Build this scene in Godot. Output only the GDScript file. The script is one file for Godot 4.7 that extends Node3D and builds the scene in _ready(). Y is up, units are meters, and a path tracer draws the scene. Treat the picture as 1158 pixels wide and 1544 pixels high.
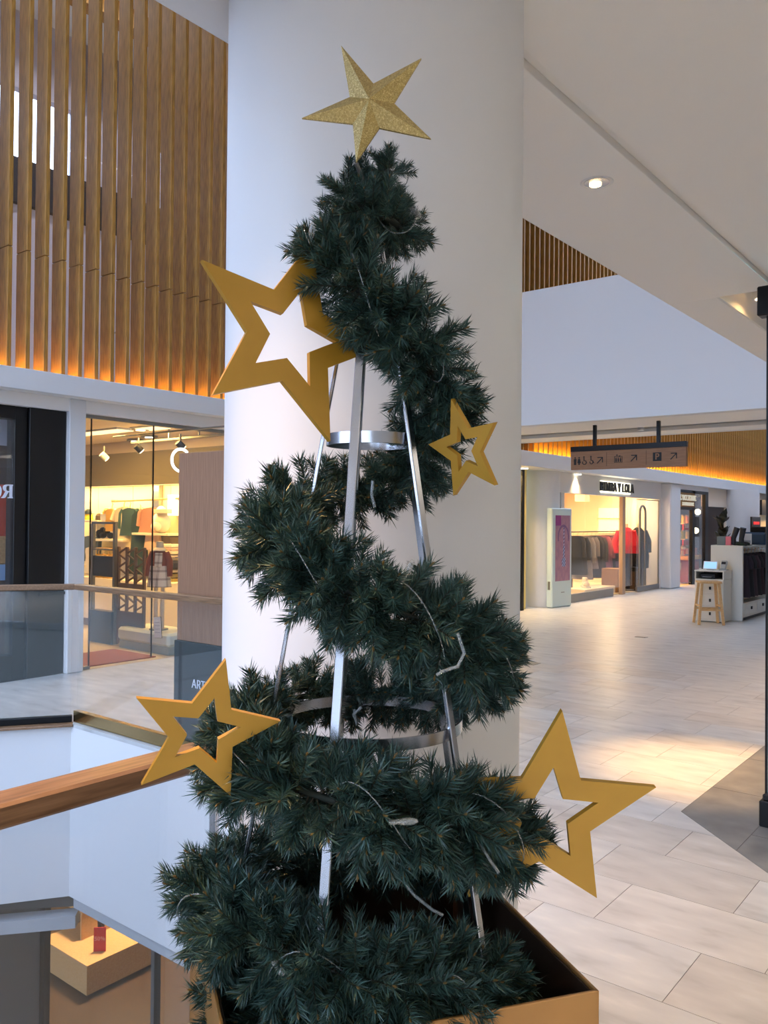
extends Node3D
# A shopping gallery with a garland-wound metal tree in front of a round white column.
# World: x runs across the gallery (the shopfronts stand at x about -8), -z runs along it, y is up, metres.
const FOCAL := 1250.0
const EYE := Vector3(0, 1.63, 0)
var cam_r: Vector3
var cam_u: Vector3
var cam_f: Vector3
var mats := {}
var meshes := {}
var names := {}
var rng := RandomNumberGenerator.new()

# ---------------------------------------------------------------- measuring helpers
func ray(u: float, v: float) -> Vector3:
	return cam_f + cam_r * ((u - 579.0) / FOCAL) + cam_u * ((772.0 - v) / FOCAL)
func onx(u: float, v: float, x: float) -> Vector3:
	var d := ray(u, v)
	return EYE + d * (x / d.x)
func ony(u: float, v: float, y: float) -> Vector3:
	var d := ray(u, v)
	return EYE + d * ((y - EYE.y) / d.y)
func onz(u: float, v: float, z: float) -> Vector3:
	var d := ray(u, v)
	return EYE + d * (z / d.z)

# ---------------------------------------------------------------- object helpers
func numbered(called: String) -> String:
	if not names.has(called):
		names[called] = 0
		return called
	names[called] += 1
	return "%s_%03d" % [called, names[called]]
func tag(o: Node, label: String, category: String, group := "") -> void:
	o.set_meta("label", label)
	o.set_meta("category", category)
	if group != "":
		o.set_meta("group", group)
func thing(called: String, label: String, category: String, at: Vector3, turn := 0.0, group := "") -> Node3D:
	var o := Node3D.new()
	o.name = numbered(called)
	add_child(o)
	o.position = at
	o.rotation.y = turn
	tag(o, label, category, group)
	return o
func setting(called: String) -> Node3D:
	var o := Node3D.new()
	o.name = called
	add_child(o)
	o.set_meta("kind", "structure")
	return o
func part(parent: Node, called: String, mesh: Mesh, m: Material, at := Vector3.ZERO, turn := Vector3.ZERO) -> MeshInstance3D:
	var o := MeshInstance3D.new()
	o.name = called
	o.mesh = mesh
	o.material_override = m
	parent.add_child(o, true)
	o.position = at
	o.rotation = turn
	return o
func top(called: String, mesh: Mesh, m: Material, at: Vector3, label: String, category: String, group := "", turn := 0.0) -> MeshInstance3D:
	var o := MeshInstance3D.new()
	o.name = numbered(called)
	o.mesh = mesh
	o.material_override = m
	add_child(o)
	o.position = at
	o.rotation.y = turn
	tag(o, label, category, group)
	return o
func box(parent: Node, called: String, m: Material, lo: Vector3, hi: Vector3, bev := 0.003) -> MeshInstance3D:
	var a := Vector3(minf(lo.x, hi.x), minf(lo.y, hi.y), minf(lo.z, hi.z))
	var b := Vector3(maxf(lo.x, hi.x), maxf(lo.y, hi.y), maxf(lo.z, hi.z))
	return part(parent, called, bmesh(b - a, bev), m, (a + b) / 2.0)
func cbox(parent: Node, called: String, m: Material, size: Vector3, at: Vector3, turn := Vector3.ZERO, bev := 0.003) -> MeshInstance3D:
	return part(parent, called, bmesh(size, bev), m, at, turn)

# ---------------------------------------------------------------- mesh helpers
func begin() -> SurfaceTool:
	var st := SurfaceTool.new()
	st.begin(Mesh.PRIMITIVE_TRIANGLES)
	return st
func tri(st: SurfaceTool, a: Vector3, b: Vector3, c: Vector3, o: Vector3) -> void:
	var n := (b - a).cross(c - a)
	if n.length_squared() < 1e-20:
		return
	n = n.normalized()
	if n.dot(o) > 0:
		st.set_normal(n); st.add_vertex(a)
		st.set_normal(n); st.add_vertex(c)
		st.set_normal(n); st.add_vertex(b)
	else:
		st.set_normal(-n); st.add_vertex(a)
		st.set_normal(-n); st.add_vertex(b)
		st.set_normal(-n); st.add_vertex(c)
func quad(st: SurfaceTool, a: Vector3, b: Vector3, c: Vector3, d: Vector3, o: Vector3) -> void:
	tri(st, a, b, c, o)
	tri(st, a, c, d, o)
func smooth_tri(st: SurfaceTool, v: Array, n: Array) -> void:
	var f: Vector3 = (v[1] - v[0]).cross(v[2] - v[0])
	var order := [0, 2, 1] if f.dot(n[0] + n[1] + n[2]) > 0 else [0, 1, 2]
	for k in order:
		st.set_normal(n[k])
		st.add_vertex(v[k])
func bmesh(size: Vector3, bev := 0.003) -> Mesh:
	var key := "b%.4f_%.4f_%.4f_%.4f" % [size.x, size.y, size.z, bev]
	if meshes.has(key):
		return meshes[key]
	var h := size / 2.0
	var b := minf(bev, minf(h.x, minf(h.y, h.z)) * 0.4)
	var st := begin()
	var V := func(s: Array, ax: int) -> Vector3:
		var p := Vector3(s[0] * h.x, s[1] * h.y, s[2] * h.z)
		for k in 3:
			if k != ax:
				p[k] -= s[k] * b
		return p
	for ax in 3:
		var p := (ax + 1) % 3
		var q := (ax + 2) % 3
		for s in [-1, 1]:
			var c := []
			for e in [[-1, -1], [1, -1], [1, 1], [-1, 1]]:
				var sg := [0, 0, 0]
				sg[ax] = s; sg[p] = e[0]; sg[q] = e[1]
				c.append(V.call(sg, ax))
			var o := Vector3.ZERO
			o[ax] = s
			quad(st, c[0], c[1], c[2], c[3], o)
		for s in [-1, 1]:
			for t in [-1, 1]:
				var s0 := [0, 0, 0]
				s0[p] = s; s0[q] = t; s0[ax] = -1
				var s1 := s0.duplicate()
				s1[ax] = 1
				var o := Vector3.ZERO
				o[p] = s; o[q] = t
				quad(st, V.call(s0, p), V.call(s0, q), V.call(s1, q), V.call(s1, p), o)
	for sx in [-1, 1]:
		for sy in [-1, 1]:
			for sz in [-1, 1]:
				var s := [sx, sy, sz]
				tri(st, V.call(s, 0), V.call(s, 1), V.call(s, 2), Vector3(sx, sy, sz))
	var m := st.commit()
	meshes[key] = m
	return m
func prism(poly: PackedVector2Array, y0: float, y1: float) -> Mesh:   # poly in x, z
	var st := begin()
	var ids := Geometry2D.triangulate_polygon(poly)
	for k in range(0, ids.size(), 3):
		var a := poly[ids[k]]
		var b := poly[ids[k + 1]]
		var c := poly[ids[k + 2]]
		tri(st, Vector3(a.x, y1, a.y), Vector3(b.x, y1, b.y), Vector3(c.x, y1, c.y), Vector3.UP)
		tri(st, Vector3(a.x, y0, a.y), Vector3(b.x, y0, b.y), Vector3(c.x, y0, c.y), Vector3.DOWN)
	var cw := -1.0 if Geometry2D.is_polygon_clockwise(poly) else 1.0
	for k in poly.size():
		var a := poly[k]
		var b := poly[(k + 1) % poly.size()]
		var e := b - a
		var o := Vector3(e.y, 0, -e.x) * cw
		quad(st, Vector3(a.x, y0, a.y), Vector3(b.x, y0, b.y), Vector3(b.x, y1, b.y), Vector3(a.x, y1, a.y), o)
	return st.commit()
func plate(poly: PackedVector2Array, thick: float) -> Mesh:           # poly in x, y; extruded along z about 0
	var st := begin()
	var ids := Geometry2D.triangulate_polygon(poly)
	var h := thick / 2
	for k in range(0, ids.size(), 3):
		var p := [poly[ids[k]], poly[ids[k + 1]], poly[ids[k + 2]]]
		for s in [-1.0, 1.0]:
			tri(st, Vector3(p[0].x, p[0].y, h * s), Vector3(p[1].x, p[1].y, h * s), Vector3(p[2].x, p[2].y, h * s), Vector3(0, 0, s))
	var cw := -1.0 if Geometry2D.is_polygon_clockwise(poly) else 1.0
	for k in poly.size():
		var a := poly[k]
		var b := poly[(k + 1) % poly.size()]
		var e := b - a
		quad(st, Vector3(a.x, a.y, -h), Vector3(b.x, b.y, -h), Vector3(b.x, b.y, h), Vector3(a.x, a.y, h), Vector3(e.y, -e.x, 0) * cw)
	return st.commit()
func lathe(profile: Array, seg := 32, closed := false, sx := 1.0, sz := 1.0) -> Mesh:   # profile of Vector2(r, y), outside on the right when walking up
	var st := begin()
	var n := profile.size()
	for k in (n if closed else n - 1):
		var a: Vector2 = profile[k]
		var b: Vector2 = profile[(k + 1) % n]
		var d := (b - a).normalized()
		var nn := Vector2(d.y, -d.x)
		for j in seg:
			var t0 := TAU * j / seg
			var t1 := TAU * (j + 1) / seg
			var P := func(p: Vector2, t: float) -> Vector3: return Vector3(p.x * cos(t) * sx, p.y, p.x * sin(t) * sz)
			var N := func(t: float) -> Vector3: return Vector3(nn.x * cos(t) / sx, nn.y, nn.x * sin(t) / sz).normalized()
			if a.x > 1e-6:
				smooth_tri(st, [P.call(a, t0), P.call(a, t1), P.call(b, t0)], [N.call(t0), N.call(t1), N.call(t0)])
			if b.x > 1e-6:
				smooth_tri(st, [P.call(a, t1), P.call(b, t1), P.call(b, t0)], [N.call(t1), N.call(t1), N.call(t0)])
	return st.commit()
func tube_into(st: SurfaceTool, pts: Array, radii: Array, sides := 8, flat := 1.0) -> void:
	var rings := []
	var prev := Vector3.ZERO
	for k in pts.size():
		var d: Vector3 = (pts[mini(k + 1, pts.size() - 1)] - pts[maxi(k - 1, 0)]).normalized()
		var x := prev - d * prev.dot(d)
		if x.length() < 0.05:
			x = d.cross(Vector3.UP if absf(d.y) < 0.9 else Vector3.RIGHT)
		x = x.normalized()
		prev = x
		var y := d.cross(x)
		var ring := []
		for j in sides:
			var t := TAU * j / sides
			var nn := x * cos(t) + y * sin(t)
			ring.append([pts[k] + (x * cos(t) + y * sin(t) * flat) * float(radii[k]), nn])
		rings.append(ring)
	for k in pts.size() - 1:
		for j in sides:
			var a = rings[k][j]; var b = rings[k][(j + 1) % sides]
			var c = rings[k + 1][j]; var e = rings[k + 1][(j + 1) % sides]
			smooth_tri(st, [a[0], b[0], c[0]], [a[1], b[1], c[1]])
			smooth_tri(st, [b[0], e[0], c[0]], [b[1], e[1], c[1]])
	for end in [0, pts.size() - 1]:
		var o: Vector3 = (pts[0] - pts[1]) if end == 0 else (pts[-1] - pts[-2])
		for j in sides:
			tri(st, pts[end], rings[end][j][0], rings[end][(j + 1) % sides][0], o)
func tube(pts: Array, r: float, sides := 8) -> Mesh:
	var st := begin()
	var rr := []
	for p in pts:
		rr.append(r)
	tube_into(st, pts, rr, sides)
	return st.commit()
func bar(parent: Node, called: String, m: Material, a: Vector3, b: Vector3, w: float, t: float, face := Vector3.UP) -> MeshInstance3D:
	# a flat bar from a to b, w wide, t thick along face
	var d := (b - a).normalized()
	var z := (face - d * face.dot(d)).normalized()
	var x := d.cross(z)
	var o := part(parent, called, bmesh(Vector3(w, a.distance_to(b), t), minf(0.0015, t * 0.3)), m)
	o.transform = Transform3D(Basis(x, d, z), (a + b) / 2)
	return o
func cyl(r: float, h: float, seg := 24, r2 := -1.0) -> Mesh:
	var b := minf(0.003, minf(r * 0.2, h * 0.2))
	var q := r if r2 < 0 else r2
	var key := "c%.4f_%.4f_%d_%.4f" % [r, h, seg, q]
	if not meshes.has(key):
		meshes[key] = lathe([Vector2(0, -h / 2), Vector2(r - b, -h / 2), Vector2(r, -h / 2 + b), Vector2(q, h / 2 - b), Vector2(q - b, h / 2), Vector2(0, h / 2)], seg)
	return meshes[key]
func ball(r: float, sx := 1.0, sy := 1.0, sz := 1.0, seg := 16) -> Mesh:
	var s := SphereMesh.new()
	s.radius = r
	s.height = 2 * r
	s.radial_segments = seg
	s.rings = seg / 2
	var st := SurfaceTool.new()
	st.begin(Mesh.PRIMITIVE_TRIANGLES)
	st.append_from(s, 0, Transform3D(Basis.from_scale(Vector3(sx, sy, sz)), Vector3.ZERO))
	return st.commit()
func text_mesh(t: String, size: float, depth := 0.01, serif := false, bold := 400) -> TextMesh:
	var f := SystemFont.new()
	f.font_names = PackedStringArray(["Droid Serif" if serif else "Droid Sans"])
	f.font_weight = bold
	var m := TextMesh.new()
	m.text = t
	m.font = f
	m.font_size = 64
	m.pixel_size = size / 64.0 * 1.37
	m.depth = depth
	m.curve_step = 1.0
	return m

# ---------------------------------------------------------------- materials
func mt(key: String, c: Color, rough := 0.6, metal := 0.0) -> StandardMaterial3D:
	if mats.has(key):
		return mats[key]
	var m := StandardMaterial3D.new()
	m.resource_name = key
	m.albedo_color = c
	m.roughness = rough
	m.metallic = metal
	mats[key] = m
	return m
func glass(key: String, c: Color, alpha: float) -> StandardMaterial3D:
	if mats.has(key):
		return mats[key]
	var m := mt(key, Color(c.r, c.g, c.b, alpha), 0.02)
	m.transparency = BaseMaterial3D.TRANSPARENCY_ALPHA
	return m
func glow(key: String, c: Color, energy: float) -> StandardMaterial3D:
	if mats.has(key):
		return mats[key]
	var m := mt(key, c, 0.5)
	m.emission_enabled = true
	m.emission = c
	m.emission_energy_multiplier = energy
	return m
func noise_tex(sd: int, freq: float, stops: Array, octaves := 4, size := 256) -> ImageTexture:
	var n := FastNoiseLite.new()
	n.seed = sd
	n.noise_type = FastNoiseLite.TYPE_SIMPLEX_SMOOTH
	n.frequency = freq
	n.fractal_octaves = octaves
	var src := n.get_seamless_image(size, size, false, false, 0.2)
	var g := Gradient.new()
	g.offsets = PackedFloat32Array()
	g.colors = PackedColorArray()
	var off := PackedFloat32Array()
	var col := PackedColorArray()
	for s in stops:
		off.append(s[0]); col.append(s[1])
	g.offsets = off
	g.colors = col
	var im := Image.create(size, size, true, Image.FORMAT_RGB8)
	for y in size:
		for x in size:
			im.set_pixel(x, y, g.sample(src.get_pixel(x, y).r))
	im.generate_mipmaps()
	return ImageTexture.create_from_image(im)
func textured(key: String, tex: Texture2D, scale: Vector3, rough := 0.6, metal := 0.0) -> StandardMaterial3D:
	if mats.has(key):
		return mats[key]
	var m := mt(key, Color.WHITE, rough, metal)
	m.albedo_texture = tex
	m.uv1_triplanar = true
	m.uv1_world_triplanar = true
	m.uv1_scale = scale
	return m
func spot(parent: Node, at: Vector3, to: Vector3, energy: float, c: Color, angle := 40.0, size := 0.05) -> void:
	var l := SpotLight3D.new()
	l.name = "spot_light"
	parent.add_child(l, true)
	l.global_position = at
	l.look_at_from_position(at, to, Vector3.UP if absf((to - at).normalized().y) < 0.95 else Vector3.RIGHT)
	l.light_energy = energy
	l.light_color = c
	l.spot_angle = angle
	l.spot_range = 40
	l.spot_attenuation = 2
	l.light_size = size
	l.shadow_enabled = true
func area(parent: Node, at: Vector3, to: Vector3, size: Vector2, energy: float, c: Color) -> void:
	var l := AreaLight3D.new()
	l.name = "area_light"
	parent.add_child(l, true)
	l.look_at_from_position(at, to, Vector3.UP if absf((to - at).normalized().y) < 0.95 else Vector3.FORWARD)
	l.area_size = size
	l.light_energy = energy
	l.light_color = c
	l.area_range = 40
	l.area_attenuation = 2
	l.shadow_enabled = true

func _ready() -> void:
	rng.seed = 11
	make_camera_and_light()
	make_materials()
	build_floor()
	build_void_edge()
	build_ceiling_and_column()
	build_atrium()
	build_left_shopfront()
	build_right_shopfronts()
	build_lower_level()
	build_railings()
	build_planter_and_tree()
	build_totem_left()
	build_left_shop()
	build_right_shop()
	build_far_shops()
	build_kiosk()
	build_hanging_sign()

# ================================================================ camera, sky, exposure
func make_camera_and_light() -> void:
	var yaw := deg_to_rad(38.5)
	var pitch := atan(13.0 / 1250.0)
	var roll := 0.0085
	cam_f = Vector3(-sin(yaw) * cos(pitch), sin(pitch), -cos(yaw) * cos(pitch))
	var r := Vector3(cos(yaw), 0, -sin(yaw))
	var u := r.cross(cam_f)
	cam_r = r * cos(roll) + u * sin(roll)
	cam_u = u * cos(roll) - r * sin(roll)
	var c := Camera3D.new()
	c.name = "camera"
	add_child(c)
	c.transform = Transform3D(Basis(cam_r, cam_u, -cam_f), EYE)
	c.fov = rad_to_deg(2 * atan(772.0 / FOCAL))
	c.near = 0.05
	c.far = 200
	c.current = true
	var e := Environment.new()
	e.background_mode = Environment.BG_SKY
	var sk := ProceduralSkyMaterial.new()
	sk.sky_top_color = Color(0.76, 0.85, 1.0)
	sk.sky_horizon_color = Color(0.80, 0.88, 1.0)
	sk.ground_bottom_color = Color(0.3, 0.3, 0.3)
	sk.ground_horizon_color = Color(0.6, 0.62, 0.65)
	sk.sky_energy_multiplier = 2.2
	var s := Sky.new()
	s.sky_material = sk
	e.sky = s
	e.tonemap_mode = Environment.TONE_MAPPER_LINEAR
	e.tonemap_exposure = 1.13
	e.sdfgi_enabled = true
	e.ssao_enabled = true
	e.ssil_enabled = true
	var w := WorldEnvironment.new()
	w.name = "world_environment"
	w.environment = e
	add_child(w)

const WARM := Color(1.0, 0.78, 0.5)

func make_materials() -> void:
	mt("white paint", Color(0.86, 0.86, 0.86), 0.55)
	mt("ceiling paint", Color(0.93, 0.92, 0.905), 0.7)
	mt("column paint", Color(0.88, 0.88, 0.88), 0.45)
	mt("black paint", Color(0.035, 0.037, 0.045), 0.45)
	mt("black metal", Color(0.05, 0.05, 0.055), 0.35, 0.4)
	mt("grey metal", Color(0.55, 0.55, 0.54), 0.35, 0.8)
	mt("steel", Color(0.80, 0.81, 0.83), 0.24, 1.0)
	mt("cream wall", Color(0.93, 0.86, 0.70), 0.7)
	mt("cream ceiling", Color(0.88, 0.82, 0.74), 0.7)
	mt("olive bulkhead", Color(0.50, 0.46, 0.38), 0.7)
	mt("light shelf", Color(0.93, 0.88, 0.78), 0.5)
	glass("rail glass", Color(0.72, 0.84, 0.84), 0.03)
	glass("shop glass", Color(0.85, 0.9, 0.88), 0.02)
	var slat_tex := noise_tex(3, 0.03, [[0.0, Color(0.52, 0.36, 0.14)], [0.5, Color(0.65, 0.465, 0.19)], [1.0, Color(0.74, 0.55, 0.25)]])
	textured("slat wood", slat_tex, Vector3(7, 0.5, 7), 0.55)
	var rail_tex := noise_tex(5, 0.025, [[0.0, Color(0.40, 0.295, 0.205)], [0.45, Color(0.52, 0.395, 0.285)], [1.0, Color(0.61, 0.475, 0.355)]])
	textured("rail wood", rail_tex, Vector3(9, 9, 0.6), 0.33)
	textured("rail wood across", rail_tex, Vector3(0.6, 9, 9), 0.4)
	var totem_tex := noise_tex(8, 0.03, [[0.0, Color(0.53, 0.385, 0.28)], [1.0, Color(0.64, 0.475, 0.36)]])
	textured("totem wood", totem_tex, Vector3(9, 0.35, 9), 0.6)
	textured("sign wood", noise_tex(12, 0.03, [[0.0, Color(0.50, 0.35, 0.23)], [1.0, Color(0.58, 0.42, 0.29)]]), Vector3(0.5, 8, 8), 0.6)
	var pale_tex := noise_tex(9, 0.03, [[0.0, Color(0.70, 0.54, 0.34)], [1.0, Color(0.83, 0.67, 0.46)]])
	textured("pale wood", pale_tex, Vector3(4, 4, 4), 0.5)
	var brown_tex := noise_tex(10, 0.03, [[0.0, Color(0.24, 0.17, 0.10)], [1.0, Color(0.34, 0.245, 0.155)]])
	textured("brown floor", brown_tex, Vector3(0.5, 3, 3), 0.45)
	for k in 5:
		var base: float = [0.775, 0.745, 0.795, 0.76, 0.78][k]
		var warm: float = [-0.006, 0.004, -0.01, 0.010, 0.0][k]
		var st := [[0.0, Color(base - 0.10 + warm, base - 0.105, base - 0.12 - warm)], [0.35, Color(base - 0.025 + warm, base - 0.03, base - 0.042 - warm)], [0.7, Color(base + 0.005 + warm, base, base - 0.015 - warm)], [1.0, Color(base + 0.05, base + 0.045, base + 0.03)]]
		var m := textured("floor stone %d" % k, noise_tex(20 + k, 0.016, st, 5), Vector3(0.55, 0.55, 1.5), 0.34)
		m.uv1_offset = Vector3(k * 0.37, 0, k * 0.21)
	textured("dark stone", noise_tex(31, 0.02, [[0.0, Color(0.40, 0.40, 0.40)], [0.5, Color(0.47, 0.47, 0.465)], [1.0, Color(0.54, 0.53, 0.52)]], 5), Vector3(0.7, 0.7, 0.7), 0.3)
	mt("grout", Color(0.42, 0.41, 0.40), 0.8)
	var gold_tex := noise_tex(40, 0.012, [[0.0, Color(0.66, 0.49, 0.14)], [0.5, Color(0.70, 0.53, 0.165)], [1.0, Color(0.74, 0.56, 0.195)]], 5)
	textured("gold board", gold_tex, Vector3(2.2, 2.2, 2.2), 0.42, 0.15)
	textured("planter gold", noise_tex(41, 0.012, [[0.0, Color(0.58, 0.42, 0.22)], [1.0, Color(0.66, 0.48, 0.26)]], 4), Vector3(1.5, 1.5, 1.5), 0.4, 0.3)
	mt("planter inside", Color(0.20, 0.13, 0.07), 0.6)
	var im := Image.create(256, 256, true, Image.FORMAT_RGB8)
	var r2 := RandomNumberGenerator.new()
	r2.seed = 5
	for y in 256:
		for x in 256:
			var t := r2.randf()
			var c := Color(0.54, 0.45, 0.22).lerp(Color(0.84, 0.75, 0.48), t)
			if t > 0.93:
				c = Color(0.97, 0.90, 0.66)
			im.set_pixel(x, y, c)
	im.generate_mipmaps()
	var gm := textured("gold glitter", ImageTexture.create_from_image(im), Vector3(3.6, 3.6, 3.6), 0.45, 0.35)
	gm.metallic_specular = 0.6

# ================================================================ floor
func build_floor() -> void:
	var f := setting("floor")
	var poly := PackedVector2Array([Vector2(6, 6), Vector2(6, -36), Vector2(-8.05, -36), Vector2(-8.05, 6), Vector2(-6.9, 6), Vector2(-6.9, -2.37), Vector2(-6.05, -3.63), Vector2(-2.08, -3.63), Vector2(-1.9, -2.1), Vector2(-1.55, -1.74), Vector2(-1.55, 6)])
	part(f, "stone_bed", prism(poly, -0.03, -0.003), mats["floor stone 0"])
	# the grout that shows between the near tiles
	var near := PackedVector2Array([Vector2(3.2, -1.6), Vector2(3.2, -8.9), Vector2(-5.3, -8.9), Vector2(-1.30, -2.25), Vector2(-0.2, -1.6)])
	part(f, "grout", prism(near, -0.0029, -0.0015), mats["grout"])
	var dark := PackedVector2Array([Vector2(-1.605, -9.5), Vector2(-1.605, -4.737), Vector2(0.6, -2.63), Vector2(0.6, -9.5)])
	var L := 0.66
	var W := 0.413
	var gap := 0.0028
	for row in range(0, 17):
		var z1 := -1.992 - row * W
		var z0 := z1 - W
		var off := -1.015 if row % 2 == 0 else -0.79
		for k in range(-11, 7):
			var x0 := off + k * L
			var tile := PackedVector2Array([Vector2(x0 + gap / 2, z1 - gap / 2), Vector2(x0 + L - gap / 2, z1 - gap / 2), Vector2(x0 + L - gap / 2, z0 + gap / 2), Vector2(x0 + gap / 2, z0 + gap / 2)])
			# only tiles that lie in sight right of the column
			var c := Vector3(x0 + L / 2, 0, (z0 + z1) / 2) - EYE
			var d := c.dot(cam_f)
			if d < 1.0:
				continue
			var u := 579 + FOCAL * c.dot(cam_r) / d
			if u < 600 or u > 1420 or 772 - FOCAL * c.dot(cam_u) / d > 2400:
				continue
			var v := (k * 7 + row * 3 + (k * row) % 5 + 40) % 5
			var cut := Geometry2D.clip_polygons(tile, dark)
			for p in cut:
				if p.size() >= 3 and absf(poly_area(p)) > 0.002 and not Geometry2D.is_polygon_clockwise(p) or p.size() >= 3 and absf(poly_area(p)) > 0.002:
					part(f, "tile", prism(p, -0.0014, 0.0), mats["floor stone %d" % v])
	# darker stone laid at forty-five degrees beside the glass enclosure
	var dk := []
	var zz := [-4.737, -5.3, -6.1, -6.9, -8.9]
	for k in 4:
		var a := Vector2(-1.602, zz[k] - 0.002)
		var e := Vector2(-1.602, zz[k + 1] + 0.001)
		dk.append([a, Vector2(-1.2, zz[k] - 0.002) if k > 0 else Vector2(-1.2, -4.352), Vector2(-1.2, zz[k + 1] + 0.001), e])
	dk.append([Vector2(-1.197, -4.349), Vector2(-0.85, -4.018), Vector2(-0.85, -4.62), Vector2(-1.197, -4.62)])
	dk.append([Vector2(-1.197, -4.623), Vector2(-0.85, -4.623), Vector2(-0.85, -8.9), Vector2(-1.197, -8.9)])
	dk.append([Vector2(-0.847, -4.015), Vector2(0.6, -2.637), Vector2(0.6, -8.9), Vector2(-0.847, -8.9)])
	for p in dk:
		part(f, "dark_tile", prism(PackedVector2Array(p), -0.0014, 0.0), mats["dark stone"])
	var fp := thing("floor_plate", "thin dark metal slot cover set in the stone floor before the clothes shop", "floor plate", ony(967, 960.5, 0.0))
	cbox(fp, "cover", mats["grey metal"], Vector3(0.16, 0.004, 0.10), Vector3(0, 0.002, 0))
	fp = thing("floor_plate", "metal plate flush in the floor at the column's right edge", "floor plate", ony(800, 1000.5, 0.0))
	cbox(fp, "cover", mats["grey metal"], Vector3(0.17, 0.004, 0.17), Vector3(0, 0.002, 0))
func poly_area(p: PackedVector2Array) -> float:
	var a := 0.0
	for k in p.size():
		a += p[k].cross(p[(k + 1) % p.size()])
	return a / 2

# ================================================================ edge of the opening to the floor below
func build_void_edge() -> void:
	var f := setting("trim_1")
	var w: Material = mats["white paint"]
	# deep white fascia: the far side, the chamfer and the side along the shops
	part(f, "fascia", prism(PackedVector2Array([Vector2(-8.05, -3.72), Vector2(-6.09, -3.72), Vector2(-2.0, -3.72), Vector2(-2.0, -3.632), Vector2(-6.05, -3.632), Vector2(-6.9, -2.37), Vector2(-6.9, 6), Vector2(-8.05, 6)]), -1.37, -0.031), w)
	part(f, "fascia", prism(PackedVector2Array([Vector2(-2.08, -3.63), Vector2(-1.9, -2.1), Vector2(-1.552, -1.74), Vector2(-1.552, 6), Vector2(-1.3, 6), Vector2(-1.3, -1.74), Vector2(-1.7, -2.1), Vector2(-1.9, -3.7)]), -1.37, -0.031), w)
	# slim grey band below the fascia and, set back, below the chamfer
	box(f, "band", mt("band grey", Color(0.68, 0.69, 0.70), 0.5), Vector3(-6.0, -1.45, -3.74), Vector3(-2.0, -1.372, -3.64))
	part(f, "band", prism(PackedVector2Array([Vector2(-6.0, -3.66), Vector2(-7.2, -2.2), Vector2(-7.3, -2.3), Vector2(-6.1, -3.76)]), -1.62, -1.52), mats["band grey"])
	part(f, "recess", prism(PackedVector2Array([Vector2(-6.1, -3.8), Vector2(-7.5, -2.3), Vector2(-7.6, -2.4), Vector2(-6.2, -3.9)]), -1.52, -1.37), mt("recess grey", Color(0.40, 0.40, 0.39), 0.8))

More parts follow.
